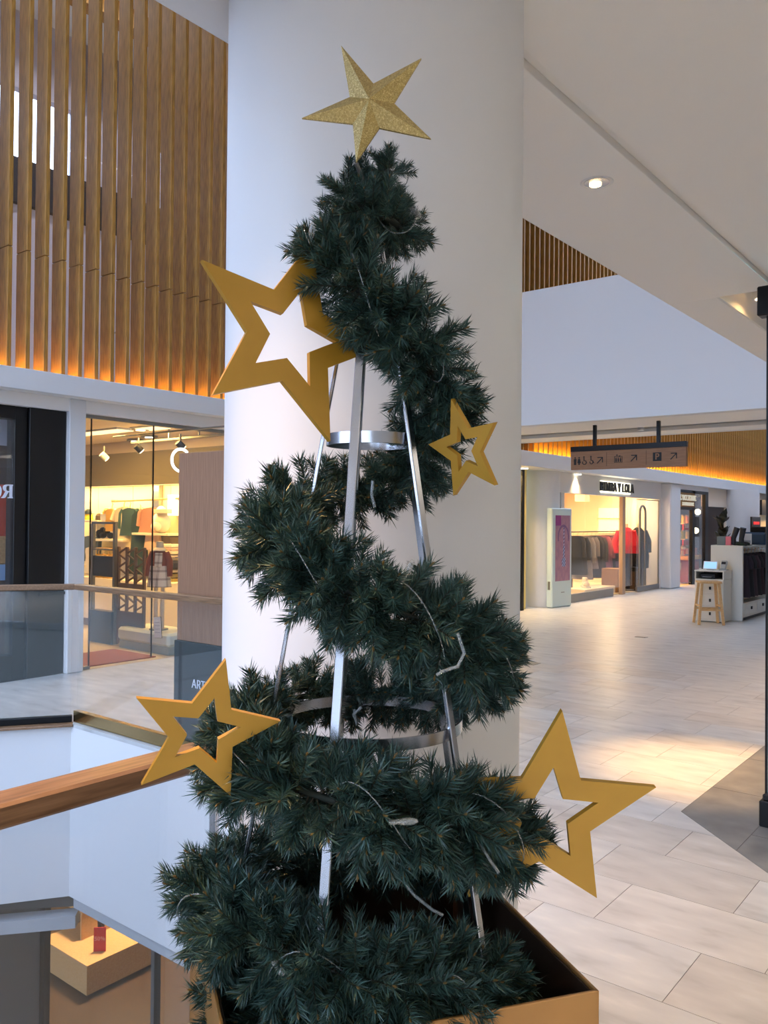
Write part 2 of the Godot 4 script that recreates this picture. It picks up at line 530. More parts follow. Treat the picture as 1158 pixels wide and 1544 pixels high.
# ================================================================ gallery ceiling, column
func build_ceiling_and_column() -> void:
	var c := setting("ceiling")
	var m: Material = mats["ceiling paint"]
	var g0 := -1.228
	var g1 := -1.178
	# edge strip between the atrium and the shadow gap, left open where the lamp pocket is
	var pk := [-5.17, -6.75]
	box(c, "edge_panel", m, Vector3(-1.84, 3.0, 6), Vector3(g0, 3.06, pk[0]), 0.002)
	box(c, "edge_panel", m, Vector3(-1.84, 3.0, pk[1]), Vector3(g0, 3.06, -36), 0.002)
	box(c, "edge_panel", m, Vector3(-1.84, 3.0, pk[0]), Vector3(-1.55, 3.06, pk[1]), 0.002)
	box(c, "main_panel", m, Vector3(g1, 3.0, 6), Vector3(6, 3.06, -36), 0.002)
	box(c, "slab", m, Vector3(-1.84, 3.2, 6), Vector3(6.2, 3.5, -36), 0.002)
	box(c, "slab_edge", mats["white paint"], Vector3(-1.86, 3.062, 6), Vector3(-1.76, 3.2, -36), 0.002)
	box(c, "gap_back", m, Vector3(g0 + 0.001, 3.028, 6), Vector3(g1 - 0.001, 3.05, -36), 0.002)
	# gallery walls behind the camera and to the right
	var wr := setting("wall_right")
	box(wr, "panel", mats["white paint"], Vector3(6, 0, 6), Vector3(6.2, 3.0, -36))
	var wb := setting("wall_back")
	# opening added behind the camera: open bays let in frontal fill daylight
	box(wb, "panel", mats["white paint"], Vector3(-1.84, 0, 6), Vector3(-0.4, 3.0, 6.2))
	box(wb, "panel", mats["white paint"], Vector3(5.0, 0, 6), Vector3(6.2, 3.0, 6.2))
	box(wb, "header", mats["white paint"], Vector3(-0.4, 2.75, 6), Vector3(5.0, 3.0, 6.2))
	for k in 5:
		box(wb, "mullion", mats["grey metal"], Vector3(-0.4 + k * 1.33, 0, 6.05), Vector3(-0.33 + k * 1.33, 2.75, 6.15))
	var wf := setting("wall_far")
	box(wf, "panel", mats["white paint"], Vector3(-8.3, 0, -36), Vector3(6.2, 9.5, -36.2))
	# round column
	var col := setting("column")
	var prof := [Vector2(0.397, 0.0), Vector2(0.397, 2.999)]
	part(col, "shaft", lathe(prof, 160), mats["column paint"], Vector3(-1.425, 0, -1.741))
	# recessed downlights along the ceiling edge
	downlight(Vector3(-1.408, 3.0, -3.13), "round recessed downlight in the white ceiling beside the column", 1.0)
	downlight(Vector3(-1.408, 3.0, -0.75), "recessed downlight above the handrail, out of view", 1.0)
	var pl := thing("pocket_lamp", "warm lamp recessed in the ceiling pocket by the black post", "lamp", Vector3(-1.40, 3.062, -5.62))
	part(pl, "housing", lathe([Vector2(0.045, 0.0), Vector2(0.06, 0.0), Vector2(0.06, 0.1), Vector2(0.045, 0.1)], 24, true), mats["white paint"])
	part(pl, "bulb", cyl(0.04, 0.012), glow("lamp glow", Color(1.0, 0.86, 0.62), 9.0), Vector3(0, 0.03, 0))
	spot(pl, Vector3(-1.40, 3.07, -5.62), Vector3(-1.731, 0, -5.667), 34, WARM, 18, 0.06)
	var om := OmniLight3D.new()
	om.name = "bulb_light"
	pl.add_child(om)
	om.position = Vector3(-0.02, 0.03, 0)
	om.light_energy = 0.3
	om.light_color = WARM
	om.light_size = 0.03
	om.omni_range = 20
	om.omni_attenuation = 2
	om.shadow_enabled = true
	box(c, "pocket_side", m, Vector3(-1.551, 3.003, pk[0]), Vector3(-1.54, 3.2, pk[1]))
	box(c, "pocket_end", m, Vector3(-1.54, 3.003, pk[0]), Vector3(g0, 3.2, pk[0] + 0.01))
	var where := ["nearest the camera", "second along the gallery", "third along the gallery", "fourth along the gallery", "last before the bridge"]
	for k in 4:
		gallery_fill_panel(Vector3(1.5, 2.995, 3.0 - k * 4.2), "added square fill panel in the gallery ceiling, %s" % where[k])
	for k in 3:
		downlight(Vector3(-1.408, 3.0, [-8.0, -10.3, 1.6][k]), "recessed downlight in the ceiling edge, %s" % ["beyond the glass screen", "near the bridge", "behind the camera"][k], 1.0)
func gallery_fill_panel(at: Vector3, label: String) -> void:  # unseen panels added to fill the gallery with light
	var o := thing("fill_lamp", label, "ceiling light", at, 0.0, "added gallery fill panels")
	cbox(o, "frame", mats["white paint"], Vector3(1.24, 0.03, 1.24), Vector3(0, 0.0, 0))
	cbox(o, "diffuser", glow("fill lamp glow", Color(1.0, 0.95, 0.88), 2.0), Vector3(1.2, 0.01, 1.2), Vector3(0, -0.018, 0))
	spot(o, at + Vector3(0, -0.05, 0), at + Vector3(0, -1, 0), 29.0, Color(1.0, 0.92, 0.82), 52, 0.4)
func downlight(at: Vector3, label: String, e: float) -> void:
	var d := thing("downlight", label, "downlight", at, 0.0, "ceiling downlights")
	part(d, "trim_ring", lathe([Vector2(0.05, -0.001), Vector2(0.062, -0.004), Vector2(0.066, 0.0), Vector2(0.05, 0.0)], 32, true), mats["white paint"])
	part(d, "reflector", lathe([Vector2(0.0, -0.0008), Vector2(0.03, -0.0012), Vector2(0.05, -0.003), Vector2(0.05, -0.0005)], 32), mats["steel"])
	part(d, "bulb", cyl(0.024, 0.004), glow("lamp glow", Color(1.0, 0.86, 0.62), 9.0), Vector3(-0.012, -0.004, -0.012))
	spot(d, at + Vector3(0, -0.012, 0), at + Vector3(0, -3, 0), 5 * e, WARM, 40, 0.04)

# ================================================================ atrium: slats, mirrored glass, bridge, upper storey, roof
func slat_row(parent: Node, x_front: float, z0: float, n: int, y0: float, ys: float, y1: float) -> void:
	var m: Material = mats["slat wood"]
	for k in n:
		var z := z0 - k * 0.191
		box(parent, "slat", m, Vector3(x_front, y0, z), Vector3(x_front - 0.205, ys - 0.004, z - 0.045), 0.003)
		box(parent, "slat", m, Vector3(x_front, ys + 0.004, z), Vector3(x_front - 0.205, y1, z - 0.045), 0.003)
func build_atrium() -> void:
	var w := setting("wall_left")
	slat_row(w, -7.9, -2.10, 48, 3.02, 4.285, 9.3)
	# white fascia strip under the slats with the light trough behind it
	box(w, "fascia", mats["white paint"], Vector3(-7.82, 2.885, 6), Vector3(-7.86, 3.095, -12.2), 0.004)
	box(w, "soffit", mats["ceiling paint"], Vector3(-7.86, 2.885, 6), Vector3(-8.6, 2.93, -12.2), 0.002)
	box(w, "trough", mats["white paint"], Vector3(-7.86, 2.93, 6), Vector3(-8.3, 2.96, -12.2), 0.002)
	var pn := setting("window_1")
	for k in 9:
		var z := 3.0 - k * 1.6
		box(pn, "pane", mats["shop glass"], Vector3(-8.26, 3.0, z), Vector3(-8.28, 5.6, z - 1.575), 0.002)
		box(pn, "pane", mats["shop glass"], Vector3(-8.26, 5.62, z), Vector3(-8.28, 9.5, z - 1.575), 0.002)
	# upper room behind the glass: pale wall, dark band, a strip of outside windows, brown beams
	var ur := setting("wall_upper_room")
	var lil := mt("lilac wall", Color(0.74, 0.73, 0.80), 0.7)
	box(ur, "floor", mats["white paint"], Vector3(-8.3, 2.96, 6), Vector3(-12.6, 3.0, -12.2), 0.002)
	box(ur, "wall", lil, Vector3(-12.5, 3.0, 6), Vector3(-12.6, 6.5, -12.2), 0.002)
	box(ur, "band", mt("band dark", Color(0.10, 0.10, 0.15), 0.6), Vector3(-12.4, 6.5, 6), Vector3(-12.6, 7.2, -12.2), 0.002)
	for k in 6:
		box(ur, "window_pier", lil, Vector3(-12.45, 7.2, 4.6 - k * 3.0), Vector3(-12.6, 9.5, 3.0 - k * 3.0), 0.002)
	box(ur, "window_head", lil, Vector3(-12.45, 8.3, 6), Vector3(-12.6, 9.5, -12.2), 0.002)
	box(ur, "ceiling", mats["white paint"], Vector3(-8.3, 9.5, 6), Vector3(-12.6, 9.6, -12.2), 0.002)
	box(ur, "end", lil, Vector3(-8.3, 3, -12.1), Vector3(-12.6, 9.5, -12.2), 0.002)
	box(ur, "end", lil, Vector3(-8.3, 3, 6), Vector3(-12.6, 9.5, 6.1), 0.002)
	shop_light("added ceiling light in the upper room behind the slats", Vector3(-10.3, 9.48, -5), Vector2(0.4, 8.0), 13.0, Color(0.95, 0.96, 1.0))  # lamp added to brighten the room behind the slats
	for x in [-9.6, -11.0]:
		box(ur, "beam", mats["slat wood"], Vector3(x, 9.2, 6), Vector3(x - 0.25, 9.5, -12.1), 0.002)
	for z in [-3.4, -5.4, -7.4]:
		box(pn, "bracket", mats["grey metal"], Vector3(-8.14, 3.72, z), Vector3(-8.26, 3.735, z - 0.03), 0.002)
	led_strip("warm light strip in the trough under the left slat wall", -7.99, 2.97, 0.5, -11.5, 16.0)
	# the slat wall goes on beyond the bridge
	var w2 := setting("wall_beyond")
	slat_row(w2, -7.3, -12.2, 120, 2.86, 4.285, 9.3)
	box(w2, "fascia", mats["white paint"], Vector3(-7.15, 2.62, -12.2), Vector3(-7.2, 2.89, -36), 0.004)
	box(w2, "soffit", mats["white paint"], Vector3(-7.2, 2.62, -12.2), Vector3(-8.2, 2.66, -36), 0.002)
	box(w2, "backing", mt("slat backing", Color(0.30, 0.19, 0.09), 0.8), Vector3(-7.6, 2.67, -12.2), Vector3(-7.7, 9.5, -36), 0.002)
	led_strip("warm light strip in the trough under the far slat wall", -7.4, 2.70, -13.5, -33, 70.0)
	# bridge across the atrium with a solid white parapet
	var b := setting("bridge")
	var wp: Material = mats["white paint"]
	box(b, "parapet", wp, Vector3(-7.6, 2.99, -10.4), Vector3(-1.87, 4.89, -10.55), 0.004)
	box(b, "parapet", wp, Vector3(-7.6, 2.99, -12.6), Vector3(-1.87, 4.89, -12.75), 0.004)
	box(b, "deck", wp, Vector3(-7.6, 3.1, -10.55), Vector3(-1.87, 3.6, -12.6), 0.004)
	box(b, "soffit", mats["ceiling paint"], Vector3(-7.6, 2.99, -10.56), Vector3(-1.87, 3.09, -11.5), 0.004)
	box(b, "soffit", mats["ceiling paint"], Vector3(-7.6, 2.99, -12.1), Vector3(-1.87, 3.09, -12.59), 0.004)
	box(b, "channel", mats["grey metal"], Vector3(-7.6, 3.04, -11.51), Vector3(-1.87, 3.06, -12.09), 0.002)
	var ac := thing("sprinkler_head", "small white fitting under the bridge behind the hanging sign", "fitting", Vector3(onz(966, 652, -11.8).x, 3.01, -11.8))
	part(ac, "body", cyl(0.05, 0.06), wp, Vector3(0, 0.0, 0))
	part(ac, "neck", cyl(0.02, 0.04), mats["steel"], Vector3(0, 0.04, 0))
	# upper storey on the near side: parapet, open gallery, roof edge (seen in the mirrored glass)
	var up := setting("wall_upper")
	box(up, "parapet", wp, Vector3(-1.86, 3.505, 6), Vector3(-1.70, 4.89, -36), 0.004)
	box(up, "header", wp, Vector3(-1.86, 6.4, 6), Vector3(-1.70, 9.5, -36), 0.004)
	box(up, "gallery_ceiling", mats["ceiling paint"], Vector3(-1.70, 6.4, 6), Vector3(6.2, 6.5, -36), 0.004)
	box(up, "gallery_wall", mats["white paint"], Vector3(3.0, 3.5, 6), Vector3(3.1, 6.4, -36), 0.004)
	box(up, "dark_beam", mats["black paint"], Vector3(-1.87, 6.1, 6), Vector3(-1.80, 6.4, -36), 0.004)
	var end := setting("wall_near")
	# tall glazed end wall of the atrium: mullions and transoms with daylight between them
	box(end, "spandrel", wp, Vector3(-8.4, -4.2, 6), Vector3(-1.84, 0.0, 6.2), 0.004)
	for k in 6:
		box(end, "mullion", mats["grey metal"], Vector3(-8.4 + k * 1.31, 0, 6.05), Vector3(-8.32 + k * 1.31, 9.5, 6.2), 0.004)
	for k in 4:
		box(end, "transom", mats["grey metal"], Vector3(-8.4, 2.3 + k * 2.35, 6.08), Vector3(-1.84, 2.38 + k * 2.35, 6.18), 0.004)
	# glazed roof: beams between which the sky shows
	var rf := setting("roof")
	for k in 5:
		box(rf, "beam", wp, Vector3(-8.4, 9.5, 6.0 - k * 1.9), Vector3(-1.7, 9.9, 5.85 - k * 1.9), 0.004)
	for k in 3:
		box(rf, "purlin", wp, Vector3(-6.8 + k * 1.9, 9.6, 6), Vector3(-6.68 + k * 1.9, 9.8, -2), 0.004)
	box(rf, "slab", mats["ceiling paint"], Vector3(-8.4, 9.5, -2.0), Vector3(-1.7, 9.8, -15.0), 0.004)
	box(rf, "slab", mats["ceiling paint"], Vector3(-8.4, 9.5, -15.0), Vector3(-5.9, 9.8, -36.2), 0.004)
	box(rf, "slab", mats["ceiling paint"], Vector3(-3.2, 9.5, -15.0), Vector3(-1.7, 9.8, -36.2), 0.004)
	for k in 7:
		box(rf, "beam", wp, Vector3(-5.9, 9.5, -15.0 - k * 3.2), Vector3(-3.2, 9.8, -15.2 - k * 3.2), 0.004)
func led_strip(label: String, x: float, y: float, z0: float, z1: float, e: float) -> void:
	var t := thing("led_strip", label, "light strip", Vector3(x, y, (z0 + z1) / 2))
	cbox(t, "profile", mats["grey metal"], Vector3(0.03, 0.008, absf(z1 - z0)), Vector3(0, -0.006, 0))
	cbox(t, "diffuser", glow("amber strip", Color(1.0, 0.76, 0.40), 1.5), Vector3(0.024, 0.006, absf(z1 - z0)), Vector3(0, 0.002, 0))
	area(t, Vector3(x, y + 0.012, (z0 + z1) / 2), Vector3(x, y + 1, (z0 + z1) / 2), Vector2(0.03, absf(z1 - z0)), e, Color(1.0, 0.80, 0.34))

# ================================================================ left shopfront shell
func build_left_shopfront() -> void:
	var s := setting("wall_shopfront")
	var bp: Material = mats["black paint"]
	# black cladding with a window at its left end
	box(s, "cladding", bp, Vector3(-8.05, 0, -4.335), Vector3(-8.25, 2.75, -4.735), 0.004)
	box(s, "cladding", bp, Vector3(-8.09, 0, -4.20), Vector3(-8.25, 2.75, -4.33), 0.004)
	box(s, "cladding", bp, Vector3(-8.08, 2.62, -1.5), Vector3(-8.25, 2.75, -4.20), 0.004)
	box(s, "cladding", bp, Vector3(-8.08, 0, -1.5), Vector3(-8.25, 0.25, -4.20), 0.004)
	box(s, "cladding", bp, Vector3(-8.08, 0.25, -1.5), Vector3(-8.25, 2.62, -2.6), 0.004)
	box(s, "cladding", bp, Vector3(-8.08, 0, 6), Vector3(-8.25, 2.75, -1.5), 0.004)
	box(s, "ledge", bp, Vector3(-8.03, 0.83, -4.45), Vector3(-8.25, 0.86, -4.735), 0.002)
	var wn := setting("window_2")
	box(wn, "pane", glass("dark shop glass", Color(0.5, 0.55, 0.6), 0.06), Vector3(-8.12, 0.25, -2.6), Vector3(-8.13, 2.62, -4.20), 0.001)
	# what stands in that window
	box(s, "header", mats["ceiling paint"], Vector3(-8.0, 2.75, 6), Vector3(-8.3, 2.885, -12.2), 0.002)
	box(s, "pillar", mats["white paint"], Vector3(-7.99, 0, -4.74), Vector3(-8.3, 2.885, -4.93), 0.006)
	box(s, "end_pillar", mats["white paint"], Vector3(-7.99, 0, -9.6), Vector3(-8.3, 2.885, -12.2), 0.006)
	var rm := setting("wall_dark_shop")
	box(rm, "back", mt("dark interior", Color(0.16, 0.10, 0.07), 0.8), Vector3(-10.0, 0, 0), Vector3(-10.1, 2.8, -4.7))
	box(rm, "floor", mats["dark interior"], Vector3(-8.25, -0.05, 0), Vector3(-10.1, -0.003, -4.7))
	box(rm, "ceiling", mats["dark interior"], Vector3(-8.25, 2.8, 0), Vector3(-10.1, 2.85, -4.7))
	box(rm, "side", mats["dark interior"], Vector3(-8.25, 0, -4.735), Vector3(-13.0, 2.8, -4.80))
	var a := top("poster", bmesh(Vector3(0.02, 0.5, 0.5)), mt("poster white", Color(0.75, 0.78, 0.86), 0.6), onx(4, 635, -8.35), "pale poster at the top of the dark shop's window", "poster")
	a = top("wall_hanging", bmesh(Vector3(0.02, 0.6, 0.25)), mt("poster red", Color(0.75, 0.24, 0.10), 0.6), onx(8, 775, -8.35), "orange-red panel behind the dark shop's window", "panel")
	a = top("bottle_crate", bmesh(Vector3(0.25, 0.3, 0.35), 0.02), mats["pale wood"], onx(4, 829, -8.45), "wooden crate in the dark shop's window", "crate")
	a = top("menu_board", bmesh(Vector3(0.02, 0.26, 0.34)), mt("menu blue", Color(0.62, 0.75, 0.92), 0.5), onx(4, 856, -8.35), "pale blue board at the bottom of the dark shop's window", "board")
	var t := thing("reflected_lettering", "reflection of a sign modelled as white mirrored letters on the dark shop's window", "lettering", onx(3.5, 741, -8.112), PI / 2)  # solid letters in place of a sign reflected in the pane
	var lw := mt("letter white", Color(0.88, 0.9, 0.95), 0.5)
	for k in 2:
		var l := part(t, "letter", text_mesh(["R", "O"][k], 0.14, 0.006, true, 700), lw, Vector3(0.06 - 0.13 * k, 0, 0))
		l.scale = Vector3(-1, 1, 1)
	shop_light("added ceiling light in the dark shop at the left edge", Vector3(-8.9, 2.79, -3.4), Vector2(0.2, 0.8), 3.0, Color(0.95, 0.97, 1.0))  # lamp added so the goods in this window show
	# glazing of the clothes shop
	var g := setting("window_3")
	for z in [[-4.93, -5.055], [-5.06, -5.86], [-5.865, -7.0], [-7.005, -9.6]]:
		box(g, "pane", mats["shop glass"], Vector3(-8.09, 0.03, z[0] - 0.002), Vector3(-8.102, 2.74, z[1] + 0.002), 0.001)
	for z in [-5.058, -5.862, -7.002]:
		box(g, "joint", mats["black metal"], Vector3(-8.085, 0.03, z + 0.004), Vector3(-8.107, 2.74, z - 0.004), 0.001)
	box(g, "head_rail", mats["grey metal"], Vector3(-8.07, 2.71, -4.93), Vector3(-8.13, 2.75, -9.6), 0.002)
	box(g, "sill", mats["grey metal"], Vector3(-8.07, 0, -4.93), Vector3(-8.13, 0.03, -5.06), 0.002)
	box(g, "sill", mats["grey metal"], Vector3(-8.07, 0, -6.3), Vector3(-8.13, 0.03, -9.6), 0.002)
	var sp := thing("soffit_spot", "tiny round spot in the soffit above the left clothes shop", "spot lamp", ony(165, 618, 2.885))
	part(sp, "ring", cyl(0.05, 0.012), mats["white paint"], Vector3(0, -0.006, 0))
	part(sp, "bulb", cyl(0.03, 0.006), glow("lamp glow", Color(1.0, 0.86, 0.62), 9.0), Vector3(0, -0.014, 0))

# ================================================================ right shopfront shell
func build_right_shopfronts() -> void:
	var s := setting("wall_right_shopfront")
	var wp: Material = mats["white paint"]
	box(s, "header", wp, Vector3(-7.45, 2.215, -14.9), Vector3(-7.6, 2.62, -21.0), 0.004)
	box(s, "reveal", wp, Vector3(-7.45, 0, -20.35), Vector3(-7.8, 2.215, -20.45), 0.004)
	box(s, "jamb", wp, Vector3(-7.46, 0, -15.0), Vector3(-7.8, 2.215, -15.15), 0.004)
	# shop left of the round pillar: yellow-lit window with a black frame
	box(s, "frame", mats["black metal"], Vector3(-7.48, 0, -13.47), Vector3(-7.56, 2.62, -13.56), 0.003)
	box(s, "frame", mats["black metal"], Vector3(-7.48, 2.56, -11.0), Vector3(-7.56, 2.62, -13.47), 0.003)
	var yw := setting("window_4")
	box(yw, "pane", mats["shop glass"], Vector3(-7.5, 0.02, -11.0), Vector3(-7.51, 2.56, -13.47), 0.001)
	var ys := setting("wall_yellow_shop")
	box(ys, "back", mt("yellow wall", Color(0.93, 0.86, 0.55), 0.7), Vector3(-8.6, 0, -11), Vector3(-8.7, 2.62, -14.2))
	box(ys, "side", mats["yellow wall"], Vector3(-7.6, 0, -13.75), Vector3(-8.6, 2.62, -13.85))
	shop_light("long ceiling light in the yellow-lit shop", Vector3(-8.0, 2.6, -12.9), Vector2(0.3, 1.2), 7.0, Color(1.0, 0.83, 0.5))
	# pillars
	var p1 := setting("pillar_1")
	part(p1, "shaft", lathe([Vector2(0.38, 0), Vector2(0.38, 2.62)], 64), wp, Vector3(-7.72, 0, -14.62))
	var p2 := setting("pillar_2")
	box(p2, "shaft", wp, Vector3(-7.2, 0, -20.45), Vector3(-7.7, 2.62, -21.15), 0.03)
	var p3 := setting("pillar_3")
	part(p3, "shaft", lathe([Vector2(0.50, 0), Vector2(0.50, 2.62)], 64), wp, onx(1117, 870, -7.0) * Vector3(1, 0, 1))
	# glazing of the clothes shop with a glass door
	var g := setting("window_5")
	var steps := [-15.15, -16.2, -17.6, -18.75]
	for k in 3:
		box(g, "pane", mats["shop glass"], Vector3(-7.5, 0.17, steps[k] - 0.003), Vector3(-7.512, 2.215, steps[k + 1] + 0.003), 0.001)
	box(g, "sill", mats["grey metal"], Vector3(-7.47, 0, -15.15), Vector3(-7.54, 0.17, -17.6), 0.003)
	box(g, "post", mt("beige post", Color(0.72, 0.60, 0.48), 0.5), Vector3(-7.47, 0, -18.1), Vector3(-7.56, 2.215, -18.26), 0.003)
	var d := setting("door_1")
	box(d, "leaf", mats["shop glass"], Vector3(-7.46, 0.12, -18.9), Vector3(-7.472, 2.19, -20.33), 0.001)
	box(d, "bottom_rail", mats["grey metal"], Vector3(-7.44, 0.01, -18.9), Vector3(-7.49, 0.13, -20.33), 0.003)
	box(d, "frame", mats["grey metal"], Vector3(-7.45, 0.01, -20.30), Vector3(-7.48, 2.19, -20.33), 0.003)
	box(d, "frame", mats["grey metal"], Vector3(-7.45, 2.17, -18.9), Vector3(-7.48, 2.19, -20.33), 0.003)
	var hp := []
	for k in 13:
		var t := PI * k / 12.0
		hp.append(Vector3(-7.40, 1.86 + 0.17 * sin(t), -19.1 + 0.17 * cos(t)))
	hp.push_front(Vector3(-7.40, 0.15, -18.93))
	hp.append(Vector3(-7.40, 0.15, -19.27))
	part(d, "handle", tube(hp, 0.028, 10), mats["grey metal"])
	# glowing shop lettering
	var t := thing("shop_sign", "black shop letters with a glowing white halo over the right clothes shop", "sign", onx(928, 735.5, -7.447), PI / 2)
	cbox(t, "halo_light", glow("letter halo light", Color(1.0, 0.97, 0.86), 2.4), Vector3(1.62, 0.25, 0.02), Vector3(0, 0, 0.012), Vector3.ZERO, 0.008)
	part(t, "lettering", text_mesh("BIMBA Y LOLA", 0.20, 0.03, false, 700), mt("letter black", Color(0.02, 0.02, 0.02), 0.4), Vector3(0, 0, 0.045))
	area(t, onx(928, 735.5, -7.38), onx(928, 735.5, -7.38) + Vector3(1, 0, 0), Vector2(1.6, 0.25), 0.5, Color(1.0, 0.95, 0.82))
	# small spots in the soffit
	for q in [[790, 705, "leftmost, by the column"], [871, 714, "left above the clothes shop's header"], [936, 724, "above the glowing shop letters"], [990, 730.5, "above the glass door of the clothes shop"], [1037, 736.5, "above the golden shop sign"]]:
		var at := ony(q[0], q[1], 2.62)
		at.x = minf(at.x, -7.22)
		var o := thing("soffit_lamp", "small bright spot in the white soffit, %s" % q[2], "spot lamp", at)
		part(o, "ring", cyl(0.09, 0.01), wp, Vector3(0, -0.005, 0))
		part(o, "bulb", cyl(0.075, 0.02), glow("bright lamp glow", Color(1.0, 0.93, 0.78), 5.0), Vector3(0, -0.018, 0))
		spot(o, at + Vector3(0, -0.035, 0), at + Vector3(0.0, -2, 0), 5, Color(1.0, 0.83, 0.6), 50, 0.05)
func shop_light(label: String, at: Vector3, size: Vector2, e: float, c: Color) -> void:
	var o := thing("ceiling_light", label, "ceiling light", at)
	cbox(o, "housing", mats["white paint"], Vector3(size.x + 0.02, 0.03, size.y + 0.02), Vector3(0, 0.012, 0))
	cbox(o, "diffuser", glow("shop lamp glow", Color(1.0, 0.92, 0.75), 1.1), Vector3(size.x, 0.01, size.y), Vector3(0, -0.007, 0))
	area(o, at + Vector3(0, -0.02, 0), at + Vector3(0, -1, 0), size, e, c)

# ================================================================ the floor below, seen through the near glass
func build_lower_level() -> void:
	var f := setting("floor_lower")
	box(f, "boards", mats["brown floor"], Vector3(-13, -4.3, 6.2), Vector3(6, -4.2, -12), 0.002)
	var w := setting("wall_lower")
	box(w, "back", mats["cream wall"], Vector3(-13, -4.2, -9.0), Vector3(-2, -1.38, -9.2))
	box(w, "side", mats["cream wall"], Vector3(-13.2, -4.2, 6), Vector3(-13, -1.38, -9.2))
	box(w, "ceiling", mats["ceiling paint"], Vector3(-13, -1.36, -3.75), Vector3(-1.5, -1.25, -9.2))
	box(w, "near_wall", mats["white paint"], Vector3(-1.3, -4.2, 6), Vector3(-1.1, -1.37, -9.0))
	# shopfront below: dark posts, a grey panel, glass
	var m1 := onx(69, 1450, -7.3)
	var m2 := onx(235.5, 1500, -7.3)
	box(w, "post", mt("post dark", Color(0.22, 0.21, 0.20), 0.5), Vector3(-7.27, -4.2, m1.z + 0.033), Vector3(-7.37, -1.37, m1.z - 0.03))
	box(w, "post", mats["grey metal"], Vector3(-7.27, -4.2, m2.z + 0.05), Vector3(-7.33, -1.37, m2.z - 0.035))
	box(w, "panel", mt("panel grey", Color(0.50, 0.49, 0.47), 0.6), Vector3(-7.34, -4.2, m1.z + 0.53), Vector3(-7.40, -1.37, m1.z + 0.036))
	box(w, "panel", mt("panel dark olive", Color(0.36, 0.33, 0.22), 0.6), Vector3(-7.34, -4.2, m1.z + 2.4), Vector3(-7.40, -1.37, m1.z + 0.536))
	var g := setting("window_6")
	box(g, "pane", mats["shop glass"], Vector3(-7.30, -4.2, m1.z - 0.03), Vector3(-7.31, -1.37, m2.z + 0.05), 0.001)
	box(g, "pane", mats["rail glass"], Vector3(-7.30, -4.2, m2.z - 0.035), Vector3(-7.31, -1.37, m2.z - 1.6), 0.001)
	# display plinth with a shelf unit, a red card and a pair of boots
	var d := thing("display_plinth", "low pale wooden display plinth in the shop window downstairs", "plinth", Vector3(-9.60, -4.2, -6.22))
	cbox(d, "body", mats["pale wood"], Vector3(1.06, 0.36, 1.05), Vector3(0, 0.22, 0))
	cbox(d, "foot", mats["post dark"], Vector3(0.98, 0.04, 0.97), Vector3(0, 0.02, 0))
	var sh := thing("shelf_unit", "open wooden shelf box standing on the downstairs plinth", "shelf", Vector3(-9.9, -3.80, -6.22))
	cbox(sh, "side", mats["pale wood"], Vector3(0.03, 0.34, 0.46), Vector3(0.21, 0.17, 0.0))
	cbox(sh, "back", mats["pale wood"], Vector3(0.42, 0.34, 0.03), Vector3(-0.015, 0.17, -0.215))
	cbox(sh, "shelf", mats["pale wood"], Vector3(0.48, 0.03, 0.46), Vector3(0.0, 0.355, 0.0))
	var cp := onz(155, 1432, -6.15)
	var card := thing("price_card", "red upright sale card on the downstairs display plinth", "card", Vector3(-9.26, -3.80, -5.99), 0.75)
	cbox(card, "card", mt("card red", Color(0.80, 0.16, 0.13), 0.5), Vector3(0.15, 0.30, 0.008), Vector3(0, 0.15, 0))
	part(card, "print", text_mesh("50%", 0.05, 0.002, false, 700), mt("card print", Color(0.9, 0.6, 0.52), 0.5), Vector3(0, 0.16, 0.006))
	for k in 2:
		var b := thing("boot", ["black boot on the downstairs plinth, the one nearer the red card", "black boot on the downstairs plinth, the one nearer the shelf box"][k], "boot", Vector3(-9.42 - k * 0.11, -3.80, -6.12 - k * 0.05), 0.6, "boots on the downstairs plinth")
		var st := begin()
		tube_into(st, [Vector3(0, 0.02, 0), Vector3(0, 0.1, 0), Vector3(0, 0.3, 0)], [0.032, 0.03, 0.04], 10)
		part(b, "shaft", st.commit(), mats["black paint"])
		part(b, "foot", ball(0.045, 0.8, 0.7, 1.7), mats["black paint"], Vector3(0, 0.033, 0.04))
	# warm lamps of the shop downstairs
	shop_light("square ceiling lamp over the downstairs plinth", Vector3(-9.4, -1.40, -6.5), Vector2(0.4, 0.4), 19.0, Color(1.0, 0.88, 0.70))
	var br := thing("rail_of_trousers", "dark garments hanging far back in the shop downstairs", "garments", Vector3(-9.4, -2.6, -8.9))
	for k in 3:
		cbox(br, "garment", mt("garment charcoal", Color(0.1, 0.1, 0.12), 0.8), Vector3(0.05, 0.3, 0.05), Vector3(0.06 * k - 0.1, -0.1, 0), Vector3.ZERO, 0.02)
	var st2 := thing("white_display_step", "pale display step at the edge of the downstairs shop", "plinth", Vector3(-7.2, -4.2, -7.6))
	cbox(st2, "body", mats["light shelf"], Vector3(1.6, 0.25, 0.6), Vector3(0, 0.125, 0))

